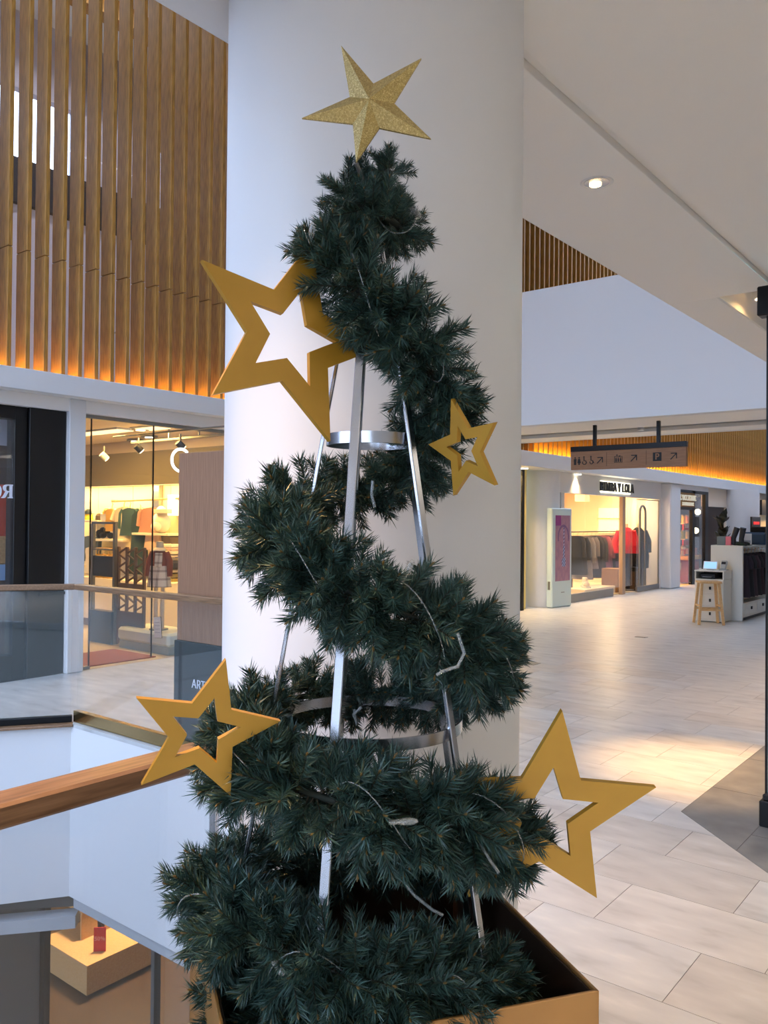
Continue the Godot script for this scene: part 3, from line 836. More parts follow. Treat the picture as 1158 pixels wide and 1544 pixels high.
# ================================================================ glass railings
func build_railings() -> void:
	# near railing along the gallery edge
	var n := thing("glass_railing", "near glass railing with a wide wooden handrail, left of the column", "railing", Vector3(-1.545, 0, 1.0))
	cbox(n, "handrail", mats["rail wood"], Vector3(0.085, 0.048, 4.62), Vector3(0, 1.076, 0), Vector3.ZERO, 0.006)
	for k in 3:
		cbox(n, "pane", glass("near rail glass", Color(0.55, 0.63, 0.65), 0.10), Vector3(0.017, 1.04, 1.52), Vector3(0.0, 0.53, 1.54 - k * 1.535), Vector3.ZERO, 0.002)
	cbox(n, "base_channel", mats["steel"], Vector3(0.05, 0.09, 4.62), Vector3(0, 0.045, 0))
	cbox(n, "end_bracket", mats["steel"], Vector3(0.026, 0.98, 0.012), Vector3(0.0, 0.53, -2.303))
	# far railing: straight run across the end of the opening and the chamfer
	var f := thing("glass_railing", "far glass railing with slim wooden handrail across the opening", "railing", Vector3(-4.1, 0, -3.69))
	cbox(f, "handrail", mats["rail wood across"], Vector3(3.95, 0.045, 0.07), Vector3(0.0, 1.078, 0), Vector3.ZERO, 0.006)
	for k in 3:
		cbox(f, "pane", mats["rail glass"], Vector3(1.29, 1.02, 0.017), Vector3(-1.31 + k * 1.31, 0.54, 0), Vector3.ZERO, 0.002)
	cbox(f, "base_channel", mt("brass channel", Color(0.70, 0.60, 0.42), 0.18, 1.0), Vector3(3.95, 0.09, 0.05), Vector3(0, 0.045, 0))
	var c := thing("glass_railing", "short angled glass railing with wooden handrail before the black shop", "railing", Vector3(-6.51, 0, -3.055), 0.0)
	c.rotation.y = atan2(1.26, 0.85)
	cbox(c, "handrail", mats["rail wood across"], Vector3(1.5, 0.045, 0.07), Vector3(0, 1.078, 0), Vector3.ZERO, 0.006)
	cbox(c, "pane", mats["rail glass"], Vector3(1.46, 1.02, 0.017), Vector3(0, 0.54, 0), Vector3.ZERO, 0.002)
	cbox(c, "base_channel", mats["black metal"], Vector3(1.48, 0.05, 0.05), Vector3(0, 0.025, 0))
	cbox(c, "edge_strip", mats["rail wood across"], Vector3(1.5, 0.02, 0.10), Vector3(0, -0.012, 0.05))
	# glass enclosure with black post at the right
	var e := thing("glass_enclosure", "tall glass screen with black foot and black top bracket at the right edge", "glass screen", Vector3(-1.185, 0, -4.82))
	cbox(e, "pane", glass("enclosure glass", Color(0.55, 0.75, 0.72), 0.16), Vector3(1.6, 2.7, 0.018), Vector3(0.815, 1.45, 0))
	cbox(e, "edge_seal", mats["black metal"], Vector3(0.010, 2.7, 0.03), Vector3(0.012, 1.45, 0))
	cbox(e, "foot", mats["black metal"], Vector3(0.5, 0.14, 0.09), Vector3(0.235, 0.07, 0), Vector3.ZERO, 0.006)
	cbox(e, "foot_cap", mats["black metal"], Vector3(0.5, 0.035, 0.07), Vector3(0.25, 0.157, 0), Vector3.ZERO, 0.006)
	cbox(e, "top_bracket", mats["black metal"], Vector3(0.5, 0.16, 0.09), Vector3(0.215, 2.84, 0), Vector3.ZERO, 0.006)
	cbox(e, "led_strip", glow("cool strip light", Color(0.62, 0.95, 1.0), 1.5), Vector3(0.7, 0.012, 0.02), Vector3(0.75, 2.93, 0))
	area(e, Vector3(-0.435, 2.945, -4.82), Vector3(-0.435, 4, -4.82), Vector2(0.7, 0.02), 2.0, Color(0.62, 0.95, 1.0))
	cbox(e, "hanger", mats["steel"], Vector3(0.04, 0.08, 0.04), Vector3(0.08, 2.96, 0))

# ================================================================ planter, metal frame, garland, stars
const AXIS := Vector3(-0.95, 0, -1.154)
func around(deg: float) -> Vector3:
	var t := deg_to_rad(deg)
	return Vector3(0.635, 0, 0.772) * cos(t) + Vector3(0.772, 0, -0.635) * sin(t)
func cone_r(y: float) -> float:
	return maxf(0.006, 0.084 + (1.7735 - y) * 0.177)
func build_planter_and_tree() -> void:
	var p := thing("planter", "square matt gold planter box holding the tree", "planter", Vector3(-0.9535, 0, -1.167), 0.983)
	var gm: Material = mats["planter gold"]
	var s := 0.2915
	for k in 4:
		var a := k * PI / 2
		var o := cbox(p, "side_panel", gm, Vector3(2 * s, 0.89, 0.006), Vector3(sin(a) * (s - 0.003), 0.445, cos(a) * (s - 0.003)), Vector3(0, a, 0), 0.0015)
		cbox(p, "liner", mats["planter inside"], Vector3(2 * s - 0.02, 0.885, 0.004), Vector3(sin(a) * (s - 0.0085), 0.4425, cos(a) * (s - 0.0085)), Vector3(0, a, 0), 0.001)
	cbox(p, "false_floor", mats["planter inside"], Vector3(2 * s - 0.03, 0.02, 2 * s - 0.03), Vector3(0, 0.60, 0))
	# metal frame: five flat bars and two hoops
	var f := thing("metal_tree_frame", "cone of brushed metal bars and hoops inside the garland", "tree frame", AXIS + Vector3(0, 0.61, 0))
	for k in 5:
		var d := around(-18 + 72 * k)
		var a := d * cone_r(0.62) + Vector3(0, 0.01, 0)
		var b := d * 0.009 + Vector3(0, 2.22 - 0.61, 0)
		bar(f, "leg", mats["steel"], a, b, 0.0165, 0.007, d)
	for y in [1.7735, 1.271]:
		var r := cone_r(y) - 0.004
		part(f, "hoop", lathe([Vector2(r - 0.004, -0.010), Vector2(r, -0.010), Vector2(r, 0.010), Vector2(r - 0.004, 0.010)], 72, true), mats["steel"], Vector3(0, y - 0.61, 0))
	part(f, "apex_cap", cyl(0.016, 0.03), mats["black metal"], Vector3(0, 2.215 - 0.61, 0))
	build_garland()
	build_stars()
func helix_keys() -> Array:
	return [[-300, 258, 0.030, 0.5], [-180, 264, 0.035, 0.55], [-90, 288, 0.045, 0.62], [0, 318, 0.055, 0.7], [90, 345, 0.05, 0.7], [180, 352, 0.06, 0.7], [270, 368, 0.072, 0.85], [315, 405, 0.085, 0.92], [360, 455, 0.095, 1.0], [405, 525, 0.11, 1.0], [450, 612, 0.12, 0.95], [495, 690, 0.135, 0.92], [540, 735, 0.145, 0.9], [590, 755, 0.155, 0.9], [630, 790, 0.165, 1.0], [675, 845, 0.175, 1.05], [720, 905, 0.185, 1.0], [765, 960, 0.195, 1.0], [810, 1010, 0.2, 0.95], [855, 1035, 0.205, 0.9], [900, 1042, 0.21, 0.85], [945, 1055, 0.22, 0.85], [990, 1105, 0.225, 0.95], [1035, 1165, 0.235, 1.0], [1080, 1218, 0.245, 1.03], [1125, 1242, 0.245, 1.03], [1170, 1265, 0.235, 1.0], [1260, 1285, 0.235, 0.95], [1305, 1300, 0.255, 0.95], [1350, 1335, 0.27, 1.0], [1395, 1408, 0.262, 1.0], [1440, 1470, 0.24, 1.0], [1485, 1488, 0.22, 1.0], [1530, 1480, 0.21, 0.9], [1620, 1490, 0.18, 0.9], [1710, 1500, 0.225, 0.9], [1755, 1515, 0.22, 0.95], [1800, 1530, 0.20, 0.95]]
func helix(t: float) -> Array:   # t in key units -> [point, tube scale]
	var k := helix_keys()
	var i := clampi(int(floor(t)), 0, k.size() - 2)
	var w := t - i
	var v := []
	for c in 4:
		var p0 = k[maxi(i - 1, 0)][c]; var p1 = k[i][c]; var p2 = k[i + 1][c]; var p3 = k[mini(i + 2, k.size() - 1)][c]
		v.append(lerpf(p1, p2, w) if c == 0 else cubic_interpolate(float(p1), float(p2), float(p0), float(p3), w))
	var d := around(v[0])
	var depth: float = 1.495 - v[2] * cos(deg_to_rad(v[0]))
	var y: float = 1.63 - (v[1] - 785.0) / 1250.0 * depth
	return [Vector3(d.x * v[2], y, d.z * v[2]), v[3], d]
func branch_mesh(sd: int) -> Mesh:
	# one bottle-brush tip: a brown wire stem with flat needles all round
	var r := RandomNumberGenerator.new()
	r.seed = sd
	var st := begin()
	var L := 0.082
	var bend := Vector3(r.randf_range(-0.012, 0.012), 0, r.randf_range(-0.012, 0.012))
	var P := func(t: float) -> Vector3: return Vector3(0, t * L, 0) + bend * t * t
	var pts := []
	for k in 5:
		pts.append(P.call(k / 4.0))
	st.set_color(Color(0.030, 0.020, 0.010))
	tube_into(st, pts, [0.0016, 0.0015, 0.0014, 0.0013, 0.001], 4)
	# ochre bud at the tip
	st.set_color(Color(0.16, 0.095, 0.025))
	tube_into(st, [P.call(0.97), P.call(1.0) + Vector3(0, 0.003, 0), P.call(1.0) + Vector3(0, 0.007, 0)], [0.0012, 0.0022, 0.0006], 5)
	var n := 150
	for k in n:
		var t := 0.10 + 0.90 * (k + r.randf()) / n
		var a := k * 2.399 + r.randf_range(-0.4, 0.4)
		var out := Vector3(cos(a), 0, sin(a))
		var lean := r.randf_range(0.55, 1.05) + 0.25 * t
		var d := (out + Vector3(0, lean, 0)).normalized()
		var len := r.randf_range(0.024, 0.036) * (1.0 - 0.18 * t)
		var base: Vector3 = P.call(t)
		var side := d.cross(Vector3(r.randf_range(-1, 1), r.randf_range(-1, 1), r.randf_range(-1, 1))).normalized()
		var w := 0.00085
		var mid := base + d * len * 0.55
		var tip := base + d * len + Vector3(0, 0.002, 0)
		var shade := r.randf()
		var col := Color(0.018, 0.044, 0.035).lerp(Color(0.054, 0.114, 0.090), shade)
		if r.randf() < 0.07:
			col = Color(0.055, 0.075, 0.035)
		st.set_color(col)
		var o := side.cross(d)
		quad(st, base - side * w * 0.7, base + side * w * 0.7, mid + side * w, mid - side * w, o)
		tri(st, mid - side * w, mid + side * w, tip, o)
	return st.commit()
func build_garland() -> void:
	var g := thing("pine_garland", "dark green artificial pine garland spiralling down the metal frame", "garland", AXIS)
	var m := mt("pine needles", Color.WHITE, 0.42)
	m.vertex_color_use_as_albedo = true
	var variants := []
	for k in 10:
		variants.append(branch_mesh(100 + k))
	# twisted wire core
	var core := []
	var nk := helix_keys().size() - 1
	for k in nk * 8 + 1:
		core.append(helix(k / 8.0)[0])
	part(g, "core_wire", tube(core, 0.006, 6), mt("wire green", Color(0.10, 0.13, 0.09), 0.7))
	var place := []
	var r := RandomNumberGenerator.new()
	r.seed = 77
	var t := 0.0
	var eye := EYE - AXIS
	while t < nk:
		var h := helix(t)
		var p: Vector3 = h[0]
		var q: Vector3 = helix(minf(t + 0.02, nk))[0]
		var ax := (q - p).normalized() if t < nk - 0.03 else (p - Vector3(helix(t - 0.02)[0])).normalized()
		var step := 0.0024
		t += 0.02 * step / maxf(p.distance_to(q), 1e-5) if t < nk - 0.03 else 0.01
		var x := ax.cross(Vector3.UP if absf(ax.y) < 0.9 else Vector3.RIGHT).normalized()
		var y := ax.cross(x)
		var a := r.randf() * TAU
		var rad := x * cos(a) + y * sin(a)
		var dir := (rad + ax * r.randf_range(-0.75, 0.75)).normalized()
		var sc: float = h[1] * r.randf_range(0.78, 1.12)
		var spin := r.randf() * TAU
		var bx := dir.cross(Vector3(0.31, 0.2, 0.93)).normalized()
		bx = bx.rotated(dir, spin)
		var b := Basis(bx, dir, bx.cross(dir)).scaled(Vector3.ONE * sc)
		var tr := Transform3D(b, p + rad * 0.003)
		var tip := p + dir * 0.09 * sc
		place.append([tip.distance_to(eye) - 0.12 * rad.dot((eye - p).normalized()), tr, r.randi() % variants.size()])
	place.sort_custom(func(i, j): return i[0] < j[0])
	for k in mini(300, place.size()):
		var o := part(g, "branch", variants[place[k][2]], m)
		o.transform = place[k][1]
	# the rest, too many to list one by one
	var rest := place.slice(300)
	var mine := rest
	var st := MultiMesh.new()
	st.transform_format = MultiMesh.TRANSFORM_3D
	st.mesh = variants[3]
	st.instance_count = mine.size()
	for k in mine.size():
		st.set_instance_transform(k, mine[k][1])
	var mi := MultiMeshInstance3D.new()
	mi.name = "inner_branches"
	mi.multimesh = st
	mi.material_override = m
	mi.set_meta("kind", "stuff")
	g.add_child(mi)
	# clear cable with small unlit lamps wound into the garland
	var s := thing("string_lights", "unlit string of small clear lamps on a clear cable in the garland", "string lights", AXIS)
	var clear := glass("clear cable", Color(0.62, 0.64, 0.63), 0.4)
	var cp := []
	var n := nk * 7
	for k in n + 1:
		var h := helix(k * float(nk) / n)
		var d: Vector3 = h[2]
		var ph := k * 0.83
		cp.append(h[0] + d * (0.02 + 0.045 * sin(ph)) * h[1] + Vector3(0, 0.05 * cos(ph * 1.13) * h[1], 0))
	var fine := []
	for k in cp.size() - 1:
		for j in 3:
			fine.append((cp[k] as Vector3).cubic_interpolate(cp[k + 1], cp[maxi(k - 1, 0)], cp[mini(k + 2, cp.size() - 1)], j / 3.0))
	part(s, "cable", tube(fine, 0.0011, 5), clear)
	var bulb := lathe([Vector2(0, -0.004), Vector2(0.0035, -0.004), Vector2(0.004, 0.012), Vector2(0.0055, 0.02), Vector2(0.005, 0.032), Vector2(0.002, 0.038), Vector2(0, 0.0385)], 10)
	for k in range(4, cp.size() - 1, 11):
		var o := part(s, "bulb", bulb, glass("clear bulb", Color(0.72, 0.72, 0.68), 0.35), cp[k], Vector3(r.randf() * 3, r.randf() * 3, 0))
	# visible loops that stick out at the front
	var loops := [[Vector2(690, 955), Vector2(700, 985), Vector2(690, 1005), Vector2(668, 1012), Vector2(658, 1018)], [Vector2(545, 1066), Vector2(533, 1078), Vector2(538, 1092), Vector2(534, 1070)], [Vector2(575, 1295), Vector2(600, 1318), Vector2(625, 1350), Vector2(652, 1372), Vector2(668, 1380)], [Vector2(724, 1272), Vector2(738, 1296), Vector2(752, 1316)], [Vector2(562, 725), Vector2(560, 745), Vector2(565, 765)]]
	var ld := [1.22, 1.40, 1.30, 1.26, 1.38]
	for k in loops.size():
		var pts := []
		for q in loops[k]:
			pts.append(EYE + ray(q.x, q.y) * ld[k] - AXIS)
		part(s, "loop", tube(pts, 0.0026, 6), clear)
func star_mesh(R: float, thick: float) -> Mesh:
	var st := begin()
	var O := []
	var I := []
	for k in 10:
		var a := deg_to_rad(90 + 36 * k)
		var ro := R if k % 2 == 0 else R * 0.441
		var ri := R * (0.475 if k % 2 == 0 else 0.216)
		O.append(Vector3(cos(a) * ro, sin(a) * ro, 0))
		I.append(Vector3(cos(a) * ri, sin(a) * ri, 0))
	var z := Vector3(0, 0, thick / 2)
	for k in 10:
		var j := (k + 1) % 10
		for s in [-1.0, 1.0]:
			quad(st, O[k] + z * s, O[j] + z * s, I[j] + z * s, I[k] + z * s, Vector3(0, 0, s))
		var e: Vector3 = O[j] - O[k]
		quad(st, O[k] - z, O[j] - z, O[j] + z, O[k] + z, Vector3(e.y, -e.x, 0))
		e = I[j] - I[k]
		quad(st, I[k] - z, I[j] - z, I[j] + z, I[k] + z, -Vector3(e.y, -e.x, 0))
	return st.commit()
func build_stars() -> void:
	var data := [
		[Vector3(-0.9777, 1.9327, -0.9754), 0.1836, Vector3(0.3038, -0.2743, -0.9124), Vector3(-0.0511, 0.9516, -0.3031), "large hollow gold star hung on the upper left of the tree"],
		[Vector3(-0.7560, 1.7503, -1.1669), 0.0871, Vector3(0.4728, -0.8785, -0.0684), Vector3(0.8502, 0.4344, 0.2973), "small hollow gold star seen edge-on at the tree's upper right"],
		[Vector3(-0.9827, 1.3127, -0.8070), 0.1158, Vector3(0.464, -0.2334, -0.8545), Vector3(0.2804, 0.9538, -0.1083), "hollow gold star at the lower left in front of the handrail"],
		[Vector3(-0.6349, 1.1527, -1.2265), 0.1878, Vector3(0.6964, -0.056, -0.7155), Vector3(0.213, 0.9682, 0.1314), "largest hollow gold star at the lower right over the stone floor"]]
	for d in data:
		var o := MeshInstance3D.new()
		o.name = numbered("hollow_star")
		o.mesh = star_mesh(d[1], 0.009)
		o.material_override = mats["gold board"]
		add_child(o)
		var x: Vector3 = d[2]
		var y: Vector3 = d[3]
		o.transform = Transform3D(Basis(x, y, x.cross(y)).orthonormalized(), d[0])
		tag(o, d[4], "star", "hollow gold stars on the tree")
	# faceted glitter star on top
	var c := Vector3(-0.9284, 2.3610, -1.1175)
	var N := Vector3(0.5733, 0.1166, 0.811).normalized()
	var tips := [Vector2(514.4, 69.5), Vector2(635.4, 88.8), Vector2(649.7, 210.1), Vector2(537, 246), Vector2(455.3, 179)]
	var dents := [Vector2(563.2, 127), Vector2(594.3, 156.6), Vector2(572, 193.9), Vector2(532.1, 187.7), Vector2(527.5, 147.3)]
	var ring := []
	for k in 5:
		for q in [tips[k], dents[k]]:
			var d := ray(q.x, q.y)
			ring.append(EYE + d * ((c - EYE).dot(N) / d.dot(N)) - c)
	var d0 := ray(556.4, 148.8)
	var mid := EYE + d0 * (((c - EYE).dot(N) + 0.028) / d0.dot(N)) - c
	var st := begin()
	for k in 10:
		var j := (k + 1) % 10
		# short rim, then the two pyramids
		tri(st, ring[k] + N * 0.002, ring[j] + N * 0.002, mid, N)
		tri(st, ring[k] - N * 0.002, ring[j] - N * 0.002, -mid, -N)
		quad(st, ring[k] - N * 0.002, ring[j] - N * 0.002, ring[j] + N * 0.002, ring[k] + N * 0.002, ring[k] + ring[j])
	var t := thing("tree_topper_star", "faceted glittering gold star on the very top of the tree", "star", c)
	part(t, "star", st.commit(), mats["gold glitter"])
	var foot := AXIS + Vector3(0, 2.20, 0) - c
	part(t, "stem", tube([ring[6] + N * 0.0, ring[6].lerp(foot, 0.5), foot], 0.004, 8), mats["grey metal"])

# ================================================================ totem with wooden face across the opening
func build_totem_left() -> void:
	var t := thing("advertising_totem", "tall wooden totem with dark lower panel and white letters, left of the column", "totem", Vector3(-4.66, 0, -3.98))
	cbox(t, "back_board", mats["totem wood"], Vector3(0.90, 1.405, 0.10), Vector3(0.0, 1.4225, 0), Vector3.ZERO, 0.004)
	cbox(t, "lower_panel", mt("panel charcoal", Color(0.15, 0.155, 0.165), 0.4), Vector3(0.92, 0.718, 0.12), Vector3(-0.01, 0.359, 0), Vector3.ZERO, 0.004)
	part(t, "lettering", text_mesh("ARTURO", 0.064, 0.003), mt("letter white", Color(0.88, 0.9, 0.95), 0.5), Vector3(-0.09, 0.418, 0.062))

# ================================================================ garments and shop goods
func garment(called: String, label: String, group: String, at: Vector3, turn: float, w: float, len: float, d: float, c: Color, sleeve := 0.5, hanger := true) -> Node3D:
	var o := thing(called, label, called.replace("_", " "), at, turn, group)
	var m := mt("cloth %s" % c.to_html(false), c, 0.85)
	var st := begin()
	var rows := [[0.0, 0.22, 0.5], [0.03, 0.62, 0.75], [0.07, 0.92, 0.9], [0.2, 0.96, 1.0], [0.45, 0.92, 1.0], [0.75, 1.0, 1.15], [1.0, 1.08, 1.25]]
	var seg := 20
	var ph := rng.randf() * 6
	var V := []
	for r in rows:
		var ring := []
		for k in seg:
			var a := TAU * k / seg
			var fold: float = 1.0 + 0.10 * r[0] * sin(a * 5 + ph) + 0.05 * r[0] * sin(a * 9 + ph * 2)
			ring.append(Vector3(cos(a) * w / 2 * r[1] * fold, -r[0] * len, sin(a) * d / 2 * r[2] * fold))
		V.append(ring)
	for i in rows.size() - 1:
		for k in seg:
			var j := (k + 1) % seg
			var a0 := TAU * k / seg
			var a1 := TAU * j / seg
			var n0 := Vector3(cos(a0) * d, 0, sin(a0) * w).normalized()
			var n1 := Vector3(cos(a1) * d, 0, sin(a1) * w).normalized()
			smooth_tri(st, [V[i][k], V[i][j], V[i + 1][k]], [n0, n1, n0])
			smooth_tri(st, [V[i][j], V[i + 1][j], V[i + 1][k]], [n1, n1, n0])
	part(o, "body", st.commit(), m)
	if sleeve > 0:
		for s in [-1.0, 1.0]:
			var sl := begin()
			tube_into(sl, [Vector3(s * w * 0.40, -0.06 * len, 0), Vector3(s * w * 0.53, -0.2 * len, 0), Vector3(s * w * 0.58, -sleeve * len, 0.02)], [d * 0.35, d * 0.38, d * 0.3], 10)
			part(o, "sleeve", sl.commit(), m)
	if hanger:
		part(o, "hanger", tube([Vector3(0, 0.09, 0), Vector3(0.02, 0.07, 0), Vector3(0, 0.04, 0), Vector3(0, 0.0, 0)], 0.006, 6), mats["pale wood"])
	return o
func build_left_shop() -> void:
	var s := setting("wall_clothes_shop")
	var zw := -7.7
	var cw: Material = mats["cream wall"]
	box(s, "floor", mt("shop floor", Color(0.78, 0.72, 0.62), 0.35), Vector3(-8.05, -0.05, -4.8), Vector3(-15, 0.0, zw - 2))
	box(s, "ceiling", mats["cream ceiling"], Vector3(-8.3, 2.80, -4.8), Vector3(-15, 2.9, zw - 2))
	for k in 6:
		box(s, "wall_panel", cw, Vector3(-8.3 - k * 0.95, 0, zw), Vector3(-8.3 - k * 0.95 - 0.94, 2.13, zw - 0.05), 0.004)
	box(s, "bulkhead", mats["olive bulkhead"], Vector3(-8.3, 2.13, zw + 0.35), Vector3(-15, 2.62, zw - 0.05))
	box(s, "end_wall", cw, Vector3(-14, 0, -4.8), Vector3(-14.1, 2.8, zw))
	box(s, "bulkhead", mats["cream ceiling"], Vector3(-8.3, 2.62, zw + 0.3), Vector3(-15, 2.80, zw - 0.05))
	box(s, "pipe", mats["grey metal"], onz(236, 728, zw + 0.06) + Vector3(-0.05, 0, -0.04), (onz(242, 728, zw + 0.06) * Vector3(1, 0, 1)) + Vector3(0, 0.9, 0.03))
	shop_light("long ceiling light deep in the left clothes shop", Vector3(-10.2, 2.78, -6.3), Vector2(1.8, 0.25), 6.0, Color(1.0, 0.80, 0.45))
	shop_light("ceiling light near the glass of the left clothes shop", Vector3(-8.9, 2.78, -6.4), Vector2(0.5, 0.25), 4.0, Color(1.0, 0.80, 0.45))
	var bl := thing("bulkhead_light", "hidden light strip under the olive bulkhead washing the shop wall", "light strip", Vector3(-11.0, 2.125, zw + 0.28))
	cbox(bl, "strip", glow("wall wash light", Color(1.0, 0.88, 0.62), 1.2), Vector3(5.0, 0.01, 0.03), Vector3.ZERO)
	area(bl, Vector3(-11.0, 2.11, zw + 0.28), Vector3(-11.0, 1.5, zw), Vector2(5.0, 0.04), 8.5, Color(1.0, 0.84, 0.52))
	# track with spots
	var tr := thing("light_track", "metal lighting track under the left shop's ceiling", "track", onz(262, 662, -6.6))
	cbox(tr, "rail", mats["grey metal"], Vector3(2.2, 0.03, 0.04), Vector3(0.2, 0, 0))
	cbox(tr, "rail", mats["grey metal"], Vector3(2.2, 0.02, 0.03), Vector3(0.3, 0.04, 0.35))
	for x in [-0.1, 0.5]:
		cbox(tr, "hanger", mats["grey metal"], Vector3(0.02, 0.22, 0.02), Vector3(x, 0.1, 0))
	var lab := ["leftmost and lit", "middle one, black", "beside the glowing ring", "far left by the glass"]
	var pts := [Vector2(157, 688), Vector2(209, 676), Vector2(272, 671), Vector2(150, 628)]
	for k in 4:
		var at := onz(pts[k].x, pts[k].y, -6.5)
		var o := thing("track_spot", "track spotlight in the left clothes shop, %s" % lab[k], "spotlight", at)
		var head := part(o, "head", cyl(0.045, 0.10), mats["black metal"] if k > 0 else mats["white paint"], Vector3.ZERO, Vector3(0.7, 0.4, 0.5))
		part(o, "stem", cyl(0.012, 0.12), mats["grey metal"], Vector3(0, 0.08, 0))
		part(head, "lens", cyl(0.038, 0.012), glow("bright lamp glow", Color(1.0, 0.93, 0.78), 5.0), Vector3(0, -0.053, 0))
	for k in 3:
		var q := [Vector2(212, 646), Vector2(204, 663), Vector2(225, 657)][k] as Vector2
		var o := thing("ceiling_disc", "flat round ceiling fitting in the left clothes shop, %s" % ["farthest up", "lit, nearest the wall", "rightmost"][k], "ceiling fitting", ony(q.x, q.y, 2.79))
		part(o, "disc", cyl(0.12, 0.02), mats["grey metal"], Vector3(0, -0.012, 0))
		part(o, "lens", cyl(0.06, 0.006), glow("bright lamp glow", Color(1.0, 0.93, 0.78), 5.0), Vector3(0, -0.026, 0))
	# glowing ring
	var rp := []
	for k in 23:
		var a := deg_to_rad(48 + 264.0 * k / 22.0)
		rp.append(Vector3(0, sin(a) * 0.135, -cos(a) * 0.135))
	var ring := top("ring_light_sign", tube(rp, 0.017, 10), glow("ring light", Color(0.93, 0.98, 1.0), 2.2), onx(273, 694, -8.12), "glowing white open ring sign hanging in the left shop window", "sign")
	# clothes rail
	var rail := thing("clothes_rail", "pale wooden clothes rail on the wall of the left shop", "clothes rail", onz(215, 754, zw + 0.25))
	cbox(rail, "bar", mats["pale wood"], Vector3(1.7, 0.025, 0.025), Vector3(0.05, 0, 0), Vector3(0, 0, 0.02))
	for x in [-0.8, 0.0, 0.85]:
		cbox(rail, "bracket", mats["grey metal"], Vector3(0.02, 0.02, 0.25), Vector3(x, 0.0, -0.12))
	var gz := zw + 0.25
	var items := [
		["dress", Vector2(169, 767), 0.30, 0.35, Color(0.86, 0.66, 0.32), 0.25, "ochre top hanging left on the shop rail"],
		["dress", Vector2(187, 764), 0.42, 0.75, Color(0.92, 0.87, 0.74), 0.28, "cream dress with white collar on the shop rail"],
		["shirt", Vector2(196, 766), 0.34, 0.42, Color(0.25, 0.36, 0.36), 0.75, "dark teal shirt on the shop rail behind the cream dress"],
		["dungarees", Vector2(211, 770), 0.34, 0.95, Color(0.17, 0.27, 0.25), 0.0, "dark green dungarees on the shop rail"],
		["blouse", Vector2(230, 765), 0.46, 0.40, Color(0.78, 0.56, 0.48), 0.7, "dusty pink blouse right of the dungarees"]]
	for it in items:
		garment(it[0], it[6], "clothes on the left shop's rail", onz(it[1].x, it[1].y, gz), 0.15, it[2], it[3], 0.11, it[4], it[5])
	garment("skirt", "pale pink skirt under the dusty pink blouse", "clothes on the left shop's rail", onz(231, 790, gz), 0.0, 0.36, 0.38, 0.12, Color(0.88, 0.74, 0.64), 0.0, false)
	garment("shirt", "grey-blue shirt on the left wall of the clothes shop", "clothes on the left shop's rail", onz(136, 808, gz), 0.3, 0.34, 0.40, 0.11, Color(0.38, 0.44, 0.46), 0.7)
	garment("skirt", "white skirt under the grey-blue shirt", "clothes on the left shop's rail", onz(138, 824, gz), 0.3, 0.28, 0.38, 0.12, Color(0.92, 0.88, 0.78), 0.0, false)
	for k in 4:
		garment("blouse", "mustard blouse hanging inside the grey frame, %s" % ["leftmost", "second from the left", "third from the left", "rightmost"][k], "mustard blouses", onz(149 + k * 7, 835, zw + 0.5), 0.9, 0.16, 0.45, 0.10, Color(0.62, 0.47, 0.14).lerp(Color(0.75, 0.6, 0.25), k / 4.0), 0.5)
	# wall shelves
	var shelf := func(a: Vector2, b: Vector2, label: String, m: Material) -> Node3D:
		var p := onz(a.x, a.y, zw + 0.2)
		var q := onz(b.x, b.y, zw + 0.2)
		var o := thing("wall_shelf", label, "shelf", (p + q) / 2)
		cbox(o, "board", m, Vector3(absf(q.x - p.x), maxf(0.03, absf(p.y - q.y)), 0.36), Vector3.ZERO)
		cbox(o, "back_rail", mats["grey metal"], Vector3(absf(q.x - p.x) * 0.98, 0.02, 0.02), Vector3(0, -0.03, -0.17))
		return o
	shelf.call(Vector2(125, 785), Vector2(162, 787), "cream shelf with hats at the left of the clothes shop", mats["light shelf"])
	shelf.call(Vector2(150, 812), Vector2(200, 817), "cream shelf below the cream dress", mats["light shelf"])
	shelf.call(Vector2(214, 803), Vector2(268, 808), "cream shelf carrying the white backpack", mats["light shelf"])
	shelf.call(Vector2(247, 768), Vector2(268, 774), "bright white shelf at the right by the totem", mats["light shelf"])
	shelf.call(Vector2(250, 836), Vector2(268, 840), "shelf with folded cream clothes by the totem", mats["light shelf"])
	shelf.call(Vector2(250, 858), Vector2(268, 863), "low shelf with folded clothes by the totem", mats["light shelf"])
	shelf.call(Vector2(118, 850), Vector2(140, 853), "low shelf at the far left of the clothes shop", mats["light shelf"])
	shelf.call(Vector2(160, 826), Vector2(205, 829), "brown rail shelf under the cream shelf", mats["pale wood"])
	# goods on the shelves
	var hat := func(u: float, v: float, c: Color, label: String, r: float) -> void:
		var p := onz(u, v, zw + 0.22)
		var o := thing("hat", label, "hat", p)
		var m := mt("felt %s" % c.to_html(false), c, 0.9)
		part(o, "crown", lathe([Vector2(r * 0.6, 0), Vector2(r * 0.55, r * 0.6), Vector2(r * 0.35, r * 0.85), Vector2(0, r * 0.9)], 20), m)
		part(o, "brim", lathe([Vector2(r * 0.55, 0.004), Vector2(r, 0.0), Vector2(r, 0.006), Vector2(r * 0.55, 0.01)], 20, true), m)
	hat.call(133, 784, Color(0.93, 0.80, 0.30), "yellow hat on the left shelf", 0.13)
	hat.call(133, 775, Color(0.22, 0.26, 0.30), "dark knitted hat above the yellow one", 0.09)
	hat.call(151, 785, Color(0.36, 0.30, 0.22), "brown hat on the left shelf", 0.13)
	var bg := thing("tote_bag", "white tote bag on the shelf above the grey frame", "bag", onz(162, 789, zw + 0.25))
	cbox(bg, "body", mats["white paint"], Vector3(0.27, 0.19, 0.1), Vector3(0, 0.07, 0), Vector3.ZERO, 0.03)
